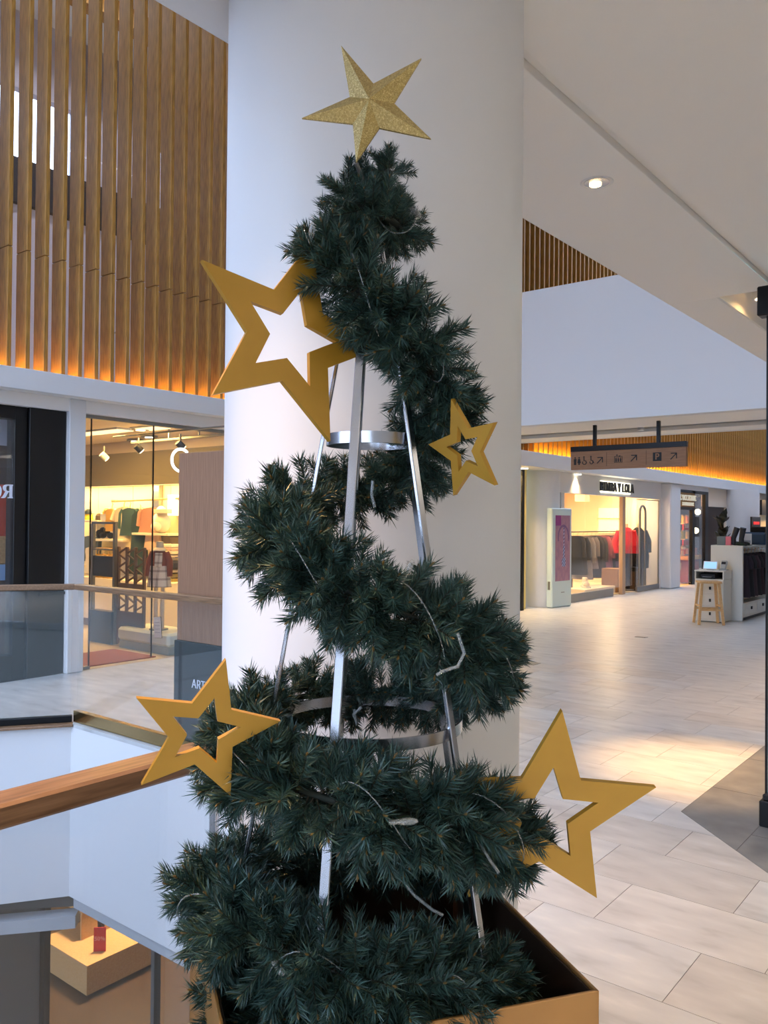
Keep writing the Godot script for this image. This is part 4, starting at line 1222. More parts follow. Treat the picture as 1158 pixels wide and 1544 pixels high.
	part(bg, "handle", tube([Vector3(-0.06, 0.16, 0), Vector3(-0.04, 0.24, 0), Vector3(0.04, 0.24, 0), Vector3(0.06, 0.16, 0)], 0.008, 6), mats["white paint"])
	var bp := thing("backpack", "fluffy white backpack on the cream shelf", "backpack", onz(243, 803, zw + 0.25))
	part(bp, "body", ball(0.2, 0.9, 0.8, 0.5, 20), mt("fleece white", Color(0.95, 0.92, 0.85), 0.95), Vector3(0, 0.15, 0))
	part(bp, "hood", ball(0.11, 1, 0.9, 0.6, 16), mats["fleece white"], Vector3(0, 0.29, 0.0))
	part(bp, "pocket", ball(0.1, 1.1, 0.7, 0.5, 16), mats["fleece white"], Vector3(0, 0.09, 0.09))
	var bx := thing("lamp_box", "bright white box lamp at the upper right beside the totem", "lamp", onz(265, 762, zw + 0.2))
	cbox(bx, "body", glow("box lamp glow", Color(1.0, 0.95, 0.8), 1.3), Vector3(0.14, 0.3, 0.2), Vector3.ZERO, Vector3.ZERO, 0.01)
	for k in 3:
		var o := thing("folded_cloth", "folded cream garment by the totem, %s of the pile" % ["lowest", "middle", "topmost"][k], "folded garment", onz(260, 836 - k * 5.2, zw + 0.2), 0.0, "folded cream garments")
		cbox(o, "fold", mt("fold %d" % k, [Color(0.9, 0.84, 0.74), Color(0.82, 0.68, 0.6), Color(0.93, 0.9, 0.84)][k], 0.9), Vector3(0.3, 0.045, 0.26), Vector3(0, 0.03, 0), Vector3.ZERO, 0.02)
	for k in 3:
		var o := thing("folded_cloth", "folded olive garment low by the totem, %s of its pile" % ["lowest", "middle", "topmost"][k], "folded garment", onz(260, 884 - k * 7, zw + 0.2), 0.0, "folded olive garments")
		cbox(o, "fold", mt("foldb %d" % k, [Color(0.55, 0.5, 0.3), Color(0.68, 0.6, 0.32), Color(0.6, 0.54, 0.3)][k], 0.9), Vector3(0.3, 0.055, 0.26), Vector3(0, 0.03, 0), Vector3.ZERO, 0.02)
	var dk := thing("folded_cloth", "dark folded clothes on the shelf beside the plaid dress", "folded garment", onz(262, 852, zw + 0.25))
	cbox(dk, "fold", mt("cloth navy", Color(0.13, 0.13, 0.18), 0.9), Vector3(0.28, 0.12, 0.26), Vector3(0, 0, 0), Vector3.ZERO, 0.03)
	var bb := thing("black_bag", "black ruffled bag on the shelf behind the grey frame", "bag", onz(158, 810, zw + 0.25))
	for k in 7:
		part(bb, "ruffle", ball(0.06, 1.2, 0.8, 0.8, 10), mt("cloth black", Color(0.06, 0.06, 0.065), 0.9), Vector3(-0.15 + 0.05 * k, 0.03 + 0.04 * (k % 3), 0.03 * (k % 2)))
	# grey framed stand with dark foot
	var zf := -6.25
	var fa := onz(141, 793, zf)
	var fb := onz(176, 793, zf)
	var fr := thing("garment_stand", "tall grey metal display frame with dark base panel inside the shop", "garment stand", Vector3((fa.x + fb.x) / 2, 0, zf))
	var hw := (fb.x - fa.x) / 2
	for x in [-hw, hw - 0.03]:
		cbox(fr, "post", mats["grey metal"], Vector3(0.045, 1.58, 0.045), Vector3(x, 0.79, 0))
	cbox(fr, "top_bar", mats["grey metal"], Vector3(2 * hw, 0.03, 0.045), Vector3(0, 1.57, 0))
	cbox(fr, "rail", mats["grey metal"], Vector3(2 * hw, 0.02, 0.03), Vector3(0, 1.22, 0))
	cbox(fr, "panel", mt("panel charcoal", Color(0.15, 0.155, 0.165), 0.4), Vector3(2 * hw - 0.05, 0.27, 0.03), Vector3(0, 1.0, 0))
	cbox(fr, "base", mats["panel charcoal"], Vector3(2 * hw - 0.03, 0.42, 0.12), Vector3(0, 0.21, 0))
	cbox(fr, "rail", mats["grey metal"], Vector3(2 * hw, 0.015, 0.03), Vector3(0, 0.72, 0))
	# lattice screen
	var la := onz(176, 845, zf)
	var lb := onz(217, 845, zf)
	var lt := thing("lattice_screen", "brown wooden screen with zigzag lattice by the shop entrance", "screen", Vector3((la.x + lb.x) / 2, 0, zf - 0.02))
	var lw := (lb.x - la.x) / 2
	var lm := mt("lattice brown", Color(0.42, 0.31, 0.22), 0.6)
	cbox(lt, "kick_board", lm, Vector3(2 * lw, 0.42, 0.035), Vector3(0, 0.23, 0))
	cbox(lt, "middle_board", lm, Vector3(2 * lw, 0.12, 0.035), Vector3(0, 0.74, 0))
	for k in 4:
		cbox(lt, "upright", lm, Vector3(0.035, 0.97, 0.035), Vector3(-lw + 0.018 + k * (2 * lw - 0.036) / 3.0, 0.78, 0))
	for c in 3:
		for r in 9:
			var x := -lw + 0.018 + c * (2 * lw - 0.036) / 3.0
			var x2 := x + (2 * lw - 0.036) / 3.0
			var y0 := 0.46 + r * 0.09
			if y0 > 0.64 and y0 < 0.78:
				continue
			var up := r % 2 == 0
			bar(lt, "lath", lm, Vector3(x, y0 + (0.0 if up else 0.08), 0), Vector3(x2, y0 + (0.08 if up else 0.0), 0), 0.02, 0.02, Vector3(0, 0, 1))
	# mannequin in a plaid dress
	var mp := Vector3(-8.55, 0, -6.3)
	var man := thing("child_mannequin", "headless child mannequin in rust jumper, plaid dress and pale hat", "mannequin", Vector3(mp.x, 0.262, mp.z), 0.5)
	man.scale = Vector3.ONE * 0.73
	var rust := mt("cloth rust", Color(0.50, 0.24, 0.15), 0.9)
	part(man, "jumper", lathe([Vector2(0.155, 0), Vector2(0.16, 0.1), Vector2(0.15, 0.22), Vector2(0.10, 0.30), Vector2(0.05, 0.33), Vector2(0, 0.33)], 24, false, 1.0, 0.7), rust, Vector3(0, 1.02, 0))
	for sx in [-1.0, 1.0]:
		var sl := begin()
		tube_into(sl, [Vector3(sx * 0.11, 1.30, 0), Vector3(sx * 0.18, 1.15, 0), Vector3(sx * 0.20, 0.90, 0.03)], [0.06, 0.06, 0.045], 10)
		part(man, "sleeve", sl.commit(), rust)
	var pim := Image.create(64, 64, false, Image.FORMAT_RGB8)
	for y in 64:
		for x in 64:
			var v := 0.0
			v += 0.5 if x % 32 < 8 else 0.0
			v += 0.5 if y % 32 < 8 else 0.0
			pim.set_pixel(x, y, Color(0.86, 0.80, 0.72).lerp(Color(0.45, 0.36, 0.32), v))
	part(man, "dress", lathe([Vector2(0.215, 0), Vector2(0.19, 0.16), Vector2(0.16, 0.36), Vector2(0, 0.37)], 28, false, 1.0, 0.7), textured("plaid", ImageTexture.create_from_image(pim), Vector3(5, 5, 5), 0.9), Vector3(0, 0.72, 0))
	part(man, "bib", bmesh(Vector3(0.13, 0.24, 0.02), 0.008), mats["plaid"], Vector3(0.03, 1.18, 0.105), Vector3(-0.12, 0, 0))
	part(man, "hat", lathe([Vector2(0.12, 0.0), Vector2(0.115, 0.02), Vector2(0.07, 0.06), Vector2(0.06, 0.16), Vector2(0.0, 0.165)], 20), mt("hat beige", Color(0.80, 0.74, 0.64), 0.9), Vector3(0, 1.33, 0))
	for sx in [-0.06, 0.06]:
		part(man, "leg", cyl(0.035, 0.72), mt("mannequin skin", Color(0.85, 0.76, 0.64), 0.6), Vector3(sx, 0.36, 0))
	part(man, "stand", cyl(0.16, 0.02), mats["grey metal"], Vector3(0, 0.01, 0))
	# counter with framed notice and plinth
	var cn := thing("display_platform", "pale rounded platform carrying the child mannequin behind the glass", "platform", Vector3(-8.66, 0, -6.38))
	cbox(cn, "body", mt("counter white", Color(0.80, 0.83, 0.80), 0.4), Vector3(1.05, 0.165, 0.5), Vector3(0, 0.178, 0), Vector3.ZERO, 0.04)
	cbox(cn, "plinth", mt("counter grey", Color(0.55, 0.58, 0.57), 0.4), Vector3(1.0, 0.095, 0.46), Vector3(0, 0.048, 0))
	cbox(cn, "back_panel", mats["counter white"], Vector3(0.36, 0.34, 0.03), Vector3(0.30, 0.43, -0.20), Vector3.ZERO, 0.006)
	var nt := thing("framed_notice", "white notice in thin dark frame leaning on the pale counter", "notice", onz(238, 946, -6.09), 0.0)
	nt.rotation.z = 0.09
	cbox(nt, "frame", mats["black metal"], Vector3(0.145, 0.255, 0.008), Vector3.ZERO)
	cbox(nt, "paper", mats["white paint"], Vector3(0.137, 0.247, 0.008), Vector3(0, 0, 0.003))
	for k in 4:
		cbox(nt, "print", mt("print grey", Color(0.6, 0.62, 0.65), 0.7), Vector3(0.10, 0.006, 0.002), Vector3(0, 0.06 - 0.04 * k, 0.008))
	var low := thing("low_platform", "cream display platform along the wall of the left shop", "platform", Vector3(-11.6, 0, -7.38))
	cbox(low, "body", mats["light shelf"], Vector3(4.2, 0.62, 0.6), Vector3(0, 0.42, 0))
	cbox(low, "plinth", mats["lattice brown"], Vector3(4.2, 0.12, 0.56), Vector3(0, 0.06, 0))
	var mat := thing("door_mat", "reddish-brown mat inside the left shop's entrance", "mat", onx(150, 1000, -8.6) * Vector3(1, 0, 1))
	cbox(mat, "pile", mt("mat red", Color(0.52, 0.27, 0.18), 0.95), Vector3(0.85, 0.012, 0.95), Vector3(0, 0.006, 0))

# ================================================================ right clothes shop
func build_right_shop() -> void:
	var s := setting("wall_right_shop")
	box(s, "floor", mats["shop floor"], Vector3(-7.6, -0.05, -14.9), Vector3(-12, 0.02, -21.3))
	box(s, "ceiling", mats["cream ceiling"], Vector3(-7.6, 2.62, -14.9), Vector3(-12, 2.7, -21.3))
	box(s, "back", mt("peach wall", Color(0.90, 0.80, 0.68), 0.7), Vector3(-10.4, 0, -14.9), Vector3(-10.5, 2.62, -21.3))
	box(s, "far_side", mats["peach wall"], Vector3(-7.8, 0, -21.1), Vector3(-10.5, 2.62, -21.2))
	box(s, "near_side", mats["peach wall"], Vector3(-7.8, 0, -14.95), Vector3(-10.5, 2.62, -15.05))
	shop_light("long ceiling light over the right shop's clothes rail", Vector3(-9.3, 2.6, -17.6), Vector2(0.3, 3.6), 20.0, Color(1.0, 0.87, 0.68))
	shop_light("ceiling light behind the glass door of the right shop", Vector3(-8.4, 2.6, -20.0), Vector2(0.3, 1.2), 8.0, Color(1.0, 0.87, 0.68))
	# glowing panel with added light, in place of a strongly lit wall
	var n0 := onz(903, 766, -21.08)
	var n1 := onz(944, 804, -21.08)
	var nc := thing("lit_wall_glow", "glowing panel standing in for a brightly lit wall, with a shelf line in the right shop", "glowing panel", (n0 + n1) / 2)
	var nw := n1.x - n0.x
	cbox(nc, "panel", glow("lit wall glow", Color(1.0, 0.90, 0.66), 0.9), Vector3(nw, n0.y - n1.y, 0.04), Vector3.ZERO)
	cbox(nc, "shelf", mats["pale wood"], Vector3(nw, 0.025, 0.08), Vector3(0, 0.05, 0.03))
	area(nc, (n0 + n1) / 2 + Vector3(0, 0, 0.06), (n0 + n1) / 2 + Vector3(0, 0, 1), Vector2(nw, n0.y - n1.y), 3.0, Color(1.0, 0.86, 0.6))
	var pn := thing("pendant_shade", "pale square lamp shade hanging at the left of the right shop", "lamp shade", onx(878, 751, -8.4))
	cbox(pn, "shade", glow("shade lamp glow", Color(1.0, 0.86, 0.66), 0.9), Vector3(0.26, 0.17, 0.26), Vector3.ZERO, Vector3.ZERO, 0.01)
	var xr := -8.42
	var ra := onx(850, 803.5, xr)
	var rb := onx(946, 803.5, xr)
	var rl := thing("clothes_rail", "thin dark metal rail of clothes in the right shop window", "clothes rail", Vector3(xr, 1.41, (ra.z + rb.z) / 2))
	part(rl, "bar", tube([Vector3(0, 0, -absf(ra.z - rb.z) / 2), Vector3(0, 0, absf(ra.z - rb.z) / 2)], 0.015, 8), mats["black metal"])
	for z in [-1.0, 1.0]:
		part(rl, "post", cyl(0.015, 1.41), mats["black metal"], Vector3(0, -0.705, z * absf(ra.z - rb.z) * 0.49))
	var cols := [Color(0.17, 0.18, 0.19), Color(0.24, 0.24, 0.25), Color(0.62, 0.60, 0.60), Color(0.55, 0.52, 0.52), Color(0.22, 0.22, 0.23), Color(0.30, 0.30, 0.30), Color(0.66, 0.40, 0.46), Color(0.60, 0.36, 0.42), Color(0.16, 0.15, 0.20), Color(0.58, 0.46, 0.56), Color(0.45, 0.35, 0.24), Color(0.36, 0.27, 0.16), Color(0.40, 0.30, 0.14)]
	var us := [864, 871, 879, 885, 892, 898, 904, 909, 914, 919, 925, 931, 940]
	var nm := ["charcoal jacket at the left end", "dark grey jacket second from the left", "light grey sweatshirt", "patterned grey sweatshirt", "dark grey coat in the middle", "grey coat right of the middle", "dusty pink jacket", "rose jacket behind the dusty pink one", "navy trousers suit", "lilac jacket", "brown coat", "dark brown coat", "olive coat at the right end"]
	for k in us.size():
		var p := onx(us[k], 812, xr)
		garment("coat", "%s on the right shop's clothes rail" % nm[k], "coats on the right shop's rail", Vector3(xr, 1.32, p.z), 0.25, 0.46, 0.78 + 0.12 * (k % 3), 0.14, cols[k], 0.62)
	# red coat and dark coat on stands by the door
	for k in 2:
		var p := onx([944, 962][k], 800, -7.80)
		var o := thing("mannequin", ["mannequin in a red coat and dark trousers behind the beige post", "mannequin in a long dark coat behind the glass door"][k], "mannequin", Vector3(-7.80, 0.022, p.z), 0.9)
		var cc: Color = [Color(0.78, 0.06, 0.13), Color(0.10, 0.11, 0.10)][k]
		var hh: float = [0.62, 1.0][k]
		var m := mt("coat cloth %d" % k, cc, 0.85)
		part(o, "coat", lathe([Vector2(0.28, 0), Vector2(0.29, hh * 0.3), Vector2(0.22, hh * 0.7), Vector2(0.20, hh * 0.85), Vector2(0.10, hh * 0.97), Vector2(0.05, hh)], 24, false, 1.0, 0.6), m, Vector3(0, 1.50 - hh, 0))
		for sx in [-1.0, 1.0]:
			var sl := begin()
			tube_into(sl, [Vector3(sx * 0.17, 1.40, 0), Vector3(sx * 0.28, 1.15, 0), Vector3(sx * 0.27, 0.88, 0.05)], [0.08, 0.08, 0.06], 10)
			part(o, "sleeve", sl.commit(), m)
		for sx in [-0.09, 0.09]:
			part(o, "leg", cyl(0.07, 0.9, 16, 0.09), mt("cloth navy", Color(0.13, 0.13, 0.18), 0.9), Vector3(sx, 0.47, 0))
		part(o, "neck", cyl(0.045, 0.10), mats["mannequin skin"], Vector3(0, 1.53, 0))
		part(o, "stand", cyl(0.2, 0.02), mats["grey metal"], Vector3(0, 0.02, 0))
	var bx := thing("display_box", "tall tan display box behind the window beside the beige post", "display box", Vector3(-7.86, 0.022, onx(925, 880, -7.86).z))
	cbox(bx, "body", mt("tan board", Color(0.66, 0.52, 0.36), 0.6), Vector3(0.4, 0.52, 0.45), Vector3(0, 0.26, 0), Vector3.ZERO, 0.006)
	cbox(bx, "lid", mats["tan board"], Vector3(0.41, 0.02, 0.46), Vector3(0, 0.53, 0), Vector3.ZERO, 0.004)
	var b2 := thing("display_box", "dark display box behind the glass door", "display box", Vector3(-7.72, 0.022, onx(952, 885, -7.72).z))
	cbox(b2, "body", mats["brown floor"], Vector3(0.26, 0.45, 0.26), Vector3(0, 0.225, 0), Vector3.ZERO, 0.006)
	cbox(b2, "lid", mats["black metal"], Vector3(0.27, 0.1, 0.27), Vector3(0, 0.5, 0), Vector3.ZERO, 0.006)
	var sw := thing("display_step", "low pale step with white shoes in the right shop window", "step", Vector3(-7.95, 0.02, onx(890, 895, -7.95).z))
	cbox(sw, "body", mats["light shelf"], Vector3(0.5, 0.16, 1.6), Vector3(0, 0.08, 0))
	var panel := thing("grey_panel", "grey low panel behind the rail of clothes", "panel", Vector3(-8.85, 0.02, -17.2))
	cbox(panel, "board", mt("panel blue grey", Color(0.42, 0.45, 0.46), 0.6), Vector3(0.04, 0.62, 2.4), Vector3(0, 0.31, 0))
	cbox(panel, "cap", mats["grey metal"], Vector3(0.06, 0.02, 2.4), Vector3(0, 0.63, 0))
	for k in 2:
		var o := thing("white_shoe", ["white chunky shoe on the window step, the front one", "white chunky shoe on the window step, the rear one"][k], "shoe", Vector3(-7.9 - 0.12 * k, 0.18, onx(884 + k * 6, 888, -7.9).z), 0.8, "white shoes on the step")
		part(o, "upper", ball(0.08, 0.8, 0.8, 1.5), mats["fleece white"], Vector3(0, 0.08, 0))
		part(o, "ankle", cyl(0.05, 0.12), mats["fleece white"], Vector3(0, 0.16, -0.05))
		cbox(o, "sole", mats["white paint"], Vector3(0.13, 0.035, 0.26), Vector3(0, 0.018, 0), Vector3.ZERO, 0.01)
	var hb := thing("hanging_bag", "small patterned bag hanging near the right end of the shop window", "bag", onx(975, 872, -7.9))
	cbox(hb, "body", mt("bag pink", Color(0.62, 0.42, 0.42), 0.8), Vector3(0.14, 0.22, 0.2), Vector3(0, 0, 0), Vector3.ZERO, 0.02)
	part(hb, "handle", tube([Vector3(0, 0.1, -0.07), Vector3(0, 0.2, 0), Vector3(0, 0.1, 0.07)], 0.01, 6), mats["card red"])
	# digital advertising totem in front of the round pillar
	var ta := ony(820, 917, 0.0)
	var t := thing("digital_totem", "white advertising totem with a pink screen before the round pillar", "totem", Vector3(-7.315, 0, -14.64), 1.49)
	var tbody := cbox(t, "body", mt("totem white", Color(0.80, 0.86, 0.84), 0.35), Vector3(0.72, 1.90, 0.13), Vector3(0, 0.95, 0), Vector3.ZERO, 0.02)
	var im := Image.create(64, 128, false, Image.FORMAT_RGB8)
	var nz := FastNoiseLite.new()
	nz.seed = 4
	nz.frequency = 0.05
	for y in 128:
		for x in 64:
			var a := nz.get_noise_2d(x * 1.5, y) * 0.5 + 0.5
			var c := Color(0.50, 0.38, 0.46).lerp(Color(0.66, 0.48, 0.50), a)
			var rr := Vector2(x - 34, y - 42).length()
			if absf(rr - 22) < 2.2 and y < 50:
				c = c.lerp(Color(0.33, 0.25, 0.40), 0.6)
			if y < 20 and x < 24:
				c = c.lerp(Color(0.45, 0.12, 0.40), 0.6)
			if absf(x - 36) < (2 if y < 60 else 4 if y < 84 else 8) and y > 22 and y < 100:
				c = Color(0.62, 0.66, 0.78) if (x + y) % 7 < 4 else Color(0.22, 0.20, 0.30)
			im.set_pixel(x, y, c)
	var scr := mt("screen picture", Color.WHITE, 0.25)
	scr.albedo_texture = ImageTexture.create_from_image(im)
	scr.emission_enabled = true
	scr.emission_texture = scr.albedo_texture
	scr.emission_energy_multiplier = 0.18
	var q := QuadMesh.new()
	q.size = Vector2(0.54, 1.26)
	part(tbody, "screen", q, scr, Vector3(0.02, 0.18, 0.0665))
	cbox(t, "badge", mats["grey metal"], Vector3(0.12, 0.015, 0.004), Vector3(0.03, 0.28, 0.066))
	cbox(t, "vent", mats["grey metal"], Vector3(0.004, 0.16, 0.05), Vector3(-0.361, 0.42, 0))

# ================================================================ shops further along
func build_far_shops() -> void:
	var xs := -7.3
	var Z := func(u: float) -> float: return onx(u, 800, xs).z
	var s := setting("wall_golden_shop")
	var za: float = Z.call(1022.5)
	var zb: float = Z.call(1046.0)
	var zc: float = Z.call(1064.5)
	var zd: float = Z.call(1094.0)
	var bm: Material = mats["black metal"]
	box(s, "frame", bm, Vector3(xs, 0, za + 0.02), Vector3(xs - 0.1, 2.5, za - 0.09))
	box(s, "frame", bm, Vector3(xs, 0, zb + 0.1), Vector3(xs - 0.1, 2.5, zb - 0.1))
	box(s, "frame", bm, Vector3(xs, 1.98, za), Vector3(xs - 0.1, 2.06, zb))
	box(s, "frame", bm, Vector3(xs, 2.42, za), Vector3(xs - 0.1, 2.5, zc))
	box(s, "frame", bm, Vector3(xs, 0, zc + 0.06), Vector3(xs - 0.1, 2.5, zc - 0.2))
	box(s, "header", mats["cream ceiling"], Vector3(xs, 2.1, zc - 0.2), Vector3(xs - 0.2, 2.62, -32))
	box(s, "header", mats["white paint"], Vector3(xs, 2.5, za), Vector3(xs - 0.2, 2.62, zc - 0.2))
	box(s, "door_wood", mt("dark wood", Color(0.20, 0.12, 0.07), 0.5), Vector3(xs - 0.05, 0, zc - 0.2), Vector3(xs - 0.12, 2.1, zd))
	box(s, "jamb", mats["cream ceiling"], Vector3(xs, 0, zd), Vector3(xs - 0.2, 2.1, zd - 0.8))
	box(s, "back", mt("shop back dark", Color(0.30, 0.20, 0.12), 0.7), Vector3(-9.8, 0, -21.3), Vector3(-9.9, 2.62, -32))
	box(s, "ceiling", mats["shop back dark"], Vector3(xs - 0.2, 2.55, -21.2), Vector3(-9.9, 2.62, -32))
	box(s, "floor", mats["shop floor"], Vector3(xs, -0.05, -21.3), Vector3(-9.9, 0.0, -32))
	box(s, "wall_end", mats["shop back dark"], Vector3(xs - 0.2, 0, zd - 0.8), Vector3(xs - 0.3, 2.62, -32))
	var g := setting("window_7")
	box(g, "pane", mats["shop glass"], Vector3(xs - 0.04, 0.05, zb - 0.1), Vector3(xs - 0.05, 2.42, zc + 0.06), 0.001)
	box(g, "pane", mats["shop glass"], Vector3(xs - 0.04, 0.05, za - 0.09), Vector3(xs - 0.05, 1.98, zb + 0.1), 0.001)
	# golden sign
	var sg := thing("golden_shop_sign", "golden sign panel with white letters over the far shop", "sign", Vector3(xs + 0.02, 2.24, (za + zb) / 2), PI / 2)
	cbox(sg, "panel", mt("sign gold", Color(0.56, 0.40, 0.13), 0.5), Vector3(absf(zb - za) * 0.94, 0.36, 0.03), Vector3.ZERO)
	part(sg, "lettering", text_mesh("L'OCCITANE", 0.145, 0.02, true, 700), glow("sign letter light", Color(1.0, 0.97, 0.86), 0.15), Vector3(0, 0.05, 0.03))
	part(sg, "lettering", text_mesh("EN PROVENCE", 0.09, 0.02, true, 700), mats["sign letter light"], Vector3(0, -0.11, 0.03))
	shop_light("warm ceiling light in the golden shop", Vector3(-8.3, 2.53, (za + zc) / 2), Vector2(0.3, 2.0), 14.0, Color(1.0, 0.75, 0.42))
	# contents
	var bn := thing("red_banner", "tall red banner with pale picture inside the golden shop", "banner", Vector3(-8.0, 0, onx(1035, 810, -8.0).z))
	cbox(bn, "cloth", mt("banner red", Color(0.78, 0.08, 0.06), 0.6), Vector3(0.03, 0.95, 0.6), Vector3(0, 1.30, 0))
	cbox(bn, "picture", mt("banner picture", Color(0.95, 0.78, 0.62), 0.6), Vector3(0.02, 0.25, 0.35), Vector3(0.02, 1.62, 0))
	cbox(bn, "pole", mats["grey metal"], Vector3(0.04, 0.9, 0.04), Vector3(0, 0.45, 0))
	var tb := thing("display_table", "yellow topped display table with red front in the golden shop", "table", Vector3(-7.75, 0, onx(1032, 865, -7.75).z))
	cbox(tb, "front", mt("table red", Color(0.62, 0.12, 0.13), 0.6), Vector3(0.5, 0.62, 0.9), Vector3(0, 0.33, 0))
	cbox(tb, "top", mt("table yellow", Color(0.85, 0.62, 0.20), 0.6), Vector3(0.6, 0.10, 1.4), Vector3(0, 0.69, -0.1))
	for k in 6:
		var o := thing("gift_box", "small gift box on the golden shop's yellow table, %s" % ["first from the left", "second from the left", "third from the left", "fourth from the left", "fifth from the left", "rightmost"][k], "box", Vector3(-7.7, 0.74, tb.position.z + 0.5 - k * 0.22), 0.2 * k, "gift boxes on the yellow table")
		cbox(o, "body", mt("gift %d" % (k % 3), [Color(0.85, 0.75, 0.62), Color(0.75, 0.30, 0.25), Color(0.90, 0.62, 0.45)][k % 3], 0.6), Vector3(0.14, 0.14 + 0.05 * (k % 3), 0.14), Vector3(0, 0.08, 0))
		cbox(o, "ribbon", mats["table yellow"], Vector3(0.145, 0.02, 0.02), Vector3(0, 0.10, 0))
	for k in 5:
		var zz: float = lerpf(zb - 0.2, zc + 0.1, 0.5)
		var sh := thing("glass_shelf", "shelf in the golden shop's side window, %s" % ["lowest", "second from below", "middle", "second from above", "topmost"][k], "shelf", Vector3(-7.75, 0.35 + k * 0.42, zz), 0.0, "side window shelves")
		cbox(sh, "board", mats["light shelf"], Vector3(0.3, 0.02, absf(zc - zb) - 0.3), Vector3.ZERO)
		cbox(sh, "rail", mats["grey metal"], Vector3(0.02, 0.03, absf(zc - zb) - 0.3), Vector3(0.15, 0, 0))
		for j in 4:
			var o := thing("jar", "jar on the golden shop's %s side shelf, %s" % [["lowest", "second", "middle", "fourth", "topmost"][k], ["first from the left", "second from the left", "third from the left", "last"][j]], "jar", Vector3(-7.72, 0.36 + k * 0.42, zz + 0.5 - j * 0.33), 0.0, "jars in the side window")
			part(o, "glass", cyl(0.07, 0.2, 12), mt("jar %d" % ((j + k) % 4), [Color(0.85, 0.72, 0.40), Color(0.70, 0.42, 0.28), Color(0.80, 0.82, 0.78), Color(0.45, 0.50, 0.32)][(j + k) % 4], 0.3), Vector3(0, 0.1, 0))
			part(o, "lid", cyl(0.05, 0.04, 12), mats["grey metal"], Vector3(0, 0.22, 0))
	for k in 3:
		var q := [Vector2(1039, 784), Vector2(1052, 772), Vector2(1049, 800)][k] as Vector2
		var o := thing("shop_lamp", "glowing lamp inside the golden shop, %s" % ["over the red banner", "highest in the side window", "lower in the side window"][k], "lamp", onx(q.x, q.y, -8.1))
		part(o, "bulb", ball(0.09), glow("bright lamp glow", Color(1.0, 0.93, 0.78), 5.0))
		part(o, "cord", cyl(0.01, 0.5, 6), bm, Vector3(0, 0.33, 0))
	# last shop at the right edge
	var fs := setting("wall_last_shop")
	box(fs, "dark_band", mats["black paint"], Vector3(-6.6, 1.9, -26.5), Vector3(-6.7, 2.35, -34))
	box(fs, "lit_wall", mats["cream wall"], Vector3(-6.75, 0, -26.5), Vector3(-6.85, 1.9, -34))
	var sc := thing("shop_screen", "dark shop screen with red print at the far right", "screen", onx(1139, 795, -6.5))
	cbox(sc, "body", mats["black paint"], Vector3(0.05, 0.6, 0.9), Vector3.ZERO)
	cbox(sc, "print", glow("screen red glow", Color(0.9, 0.15, 0.12), 0.8), Vector3(0.01, 0.08, 0.6), Vector3(0.03, 0.12, 0))
	cbox(sc, "picture", glow("screen orange glow", Color(1.0, 0.45, 0.3), 0.8), Vector3(0.01, 0.2, 0.15), Vector3(0.03, -0.12, -0.1))
	shop_light("ceiling light of the last shop on the right", Vector3(-6.2, 2.5, -28), Vector2(0.3, 2.0), 4.0, Color(1.0, 0.8, 0.55))

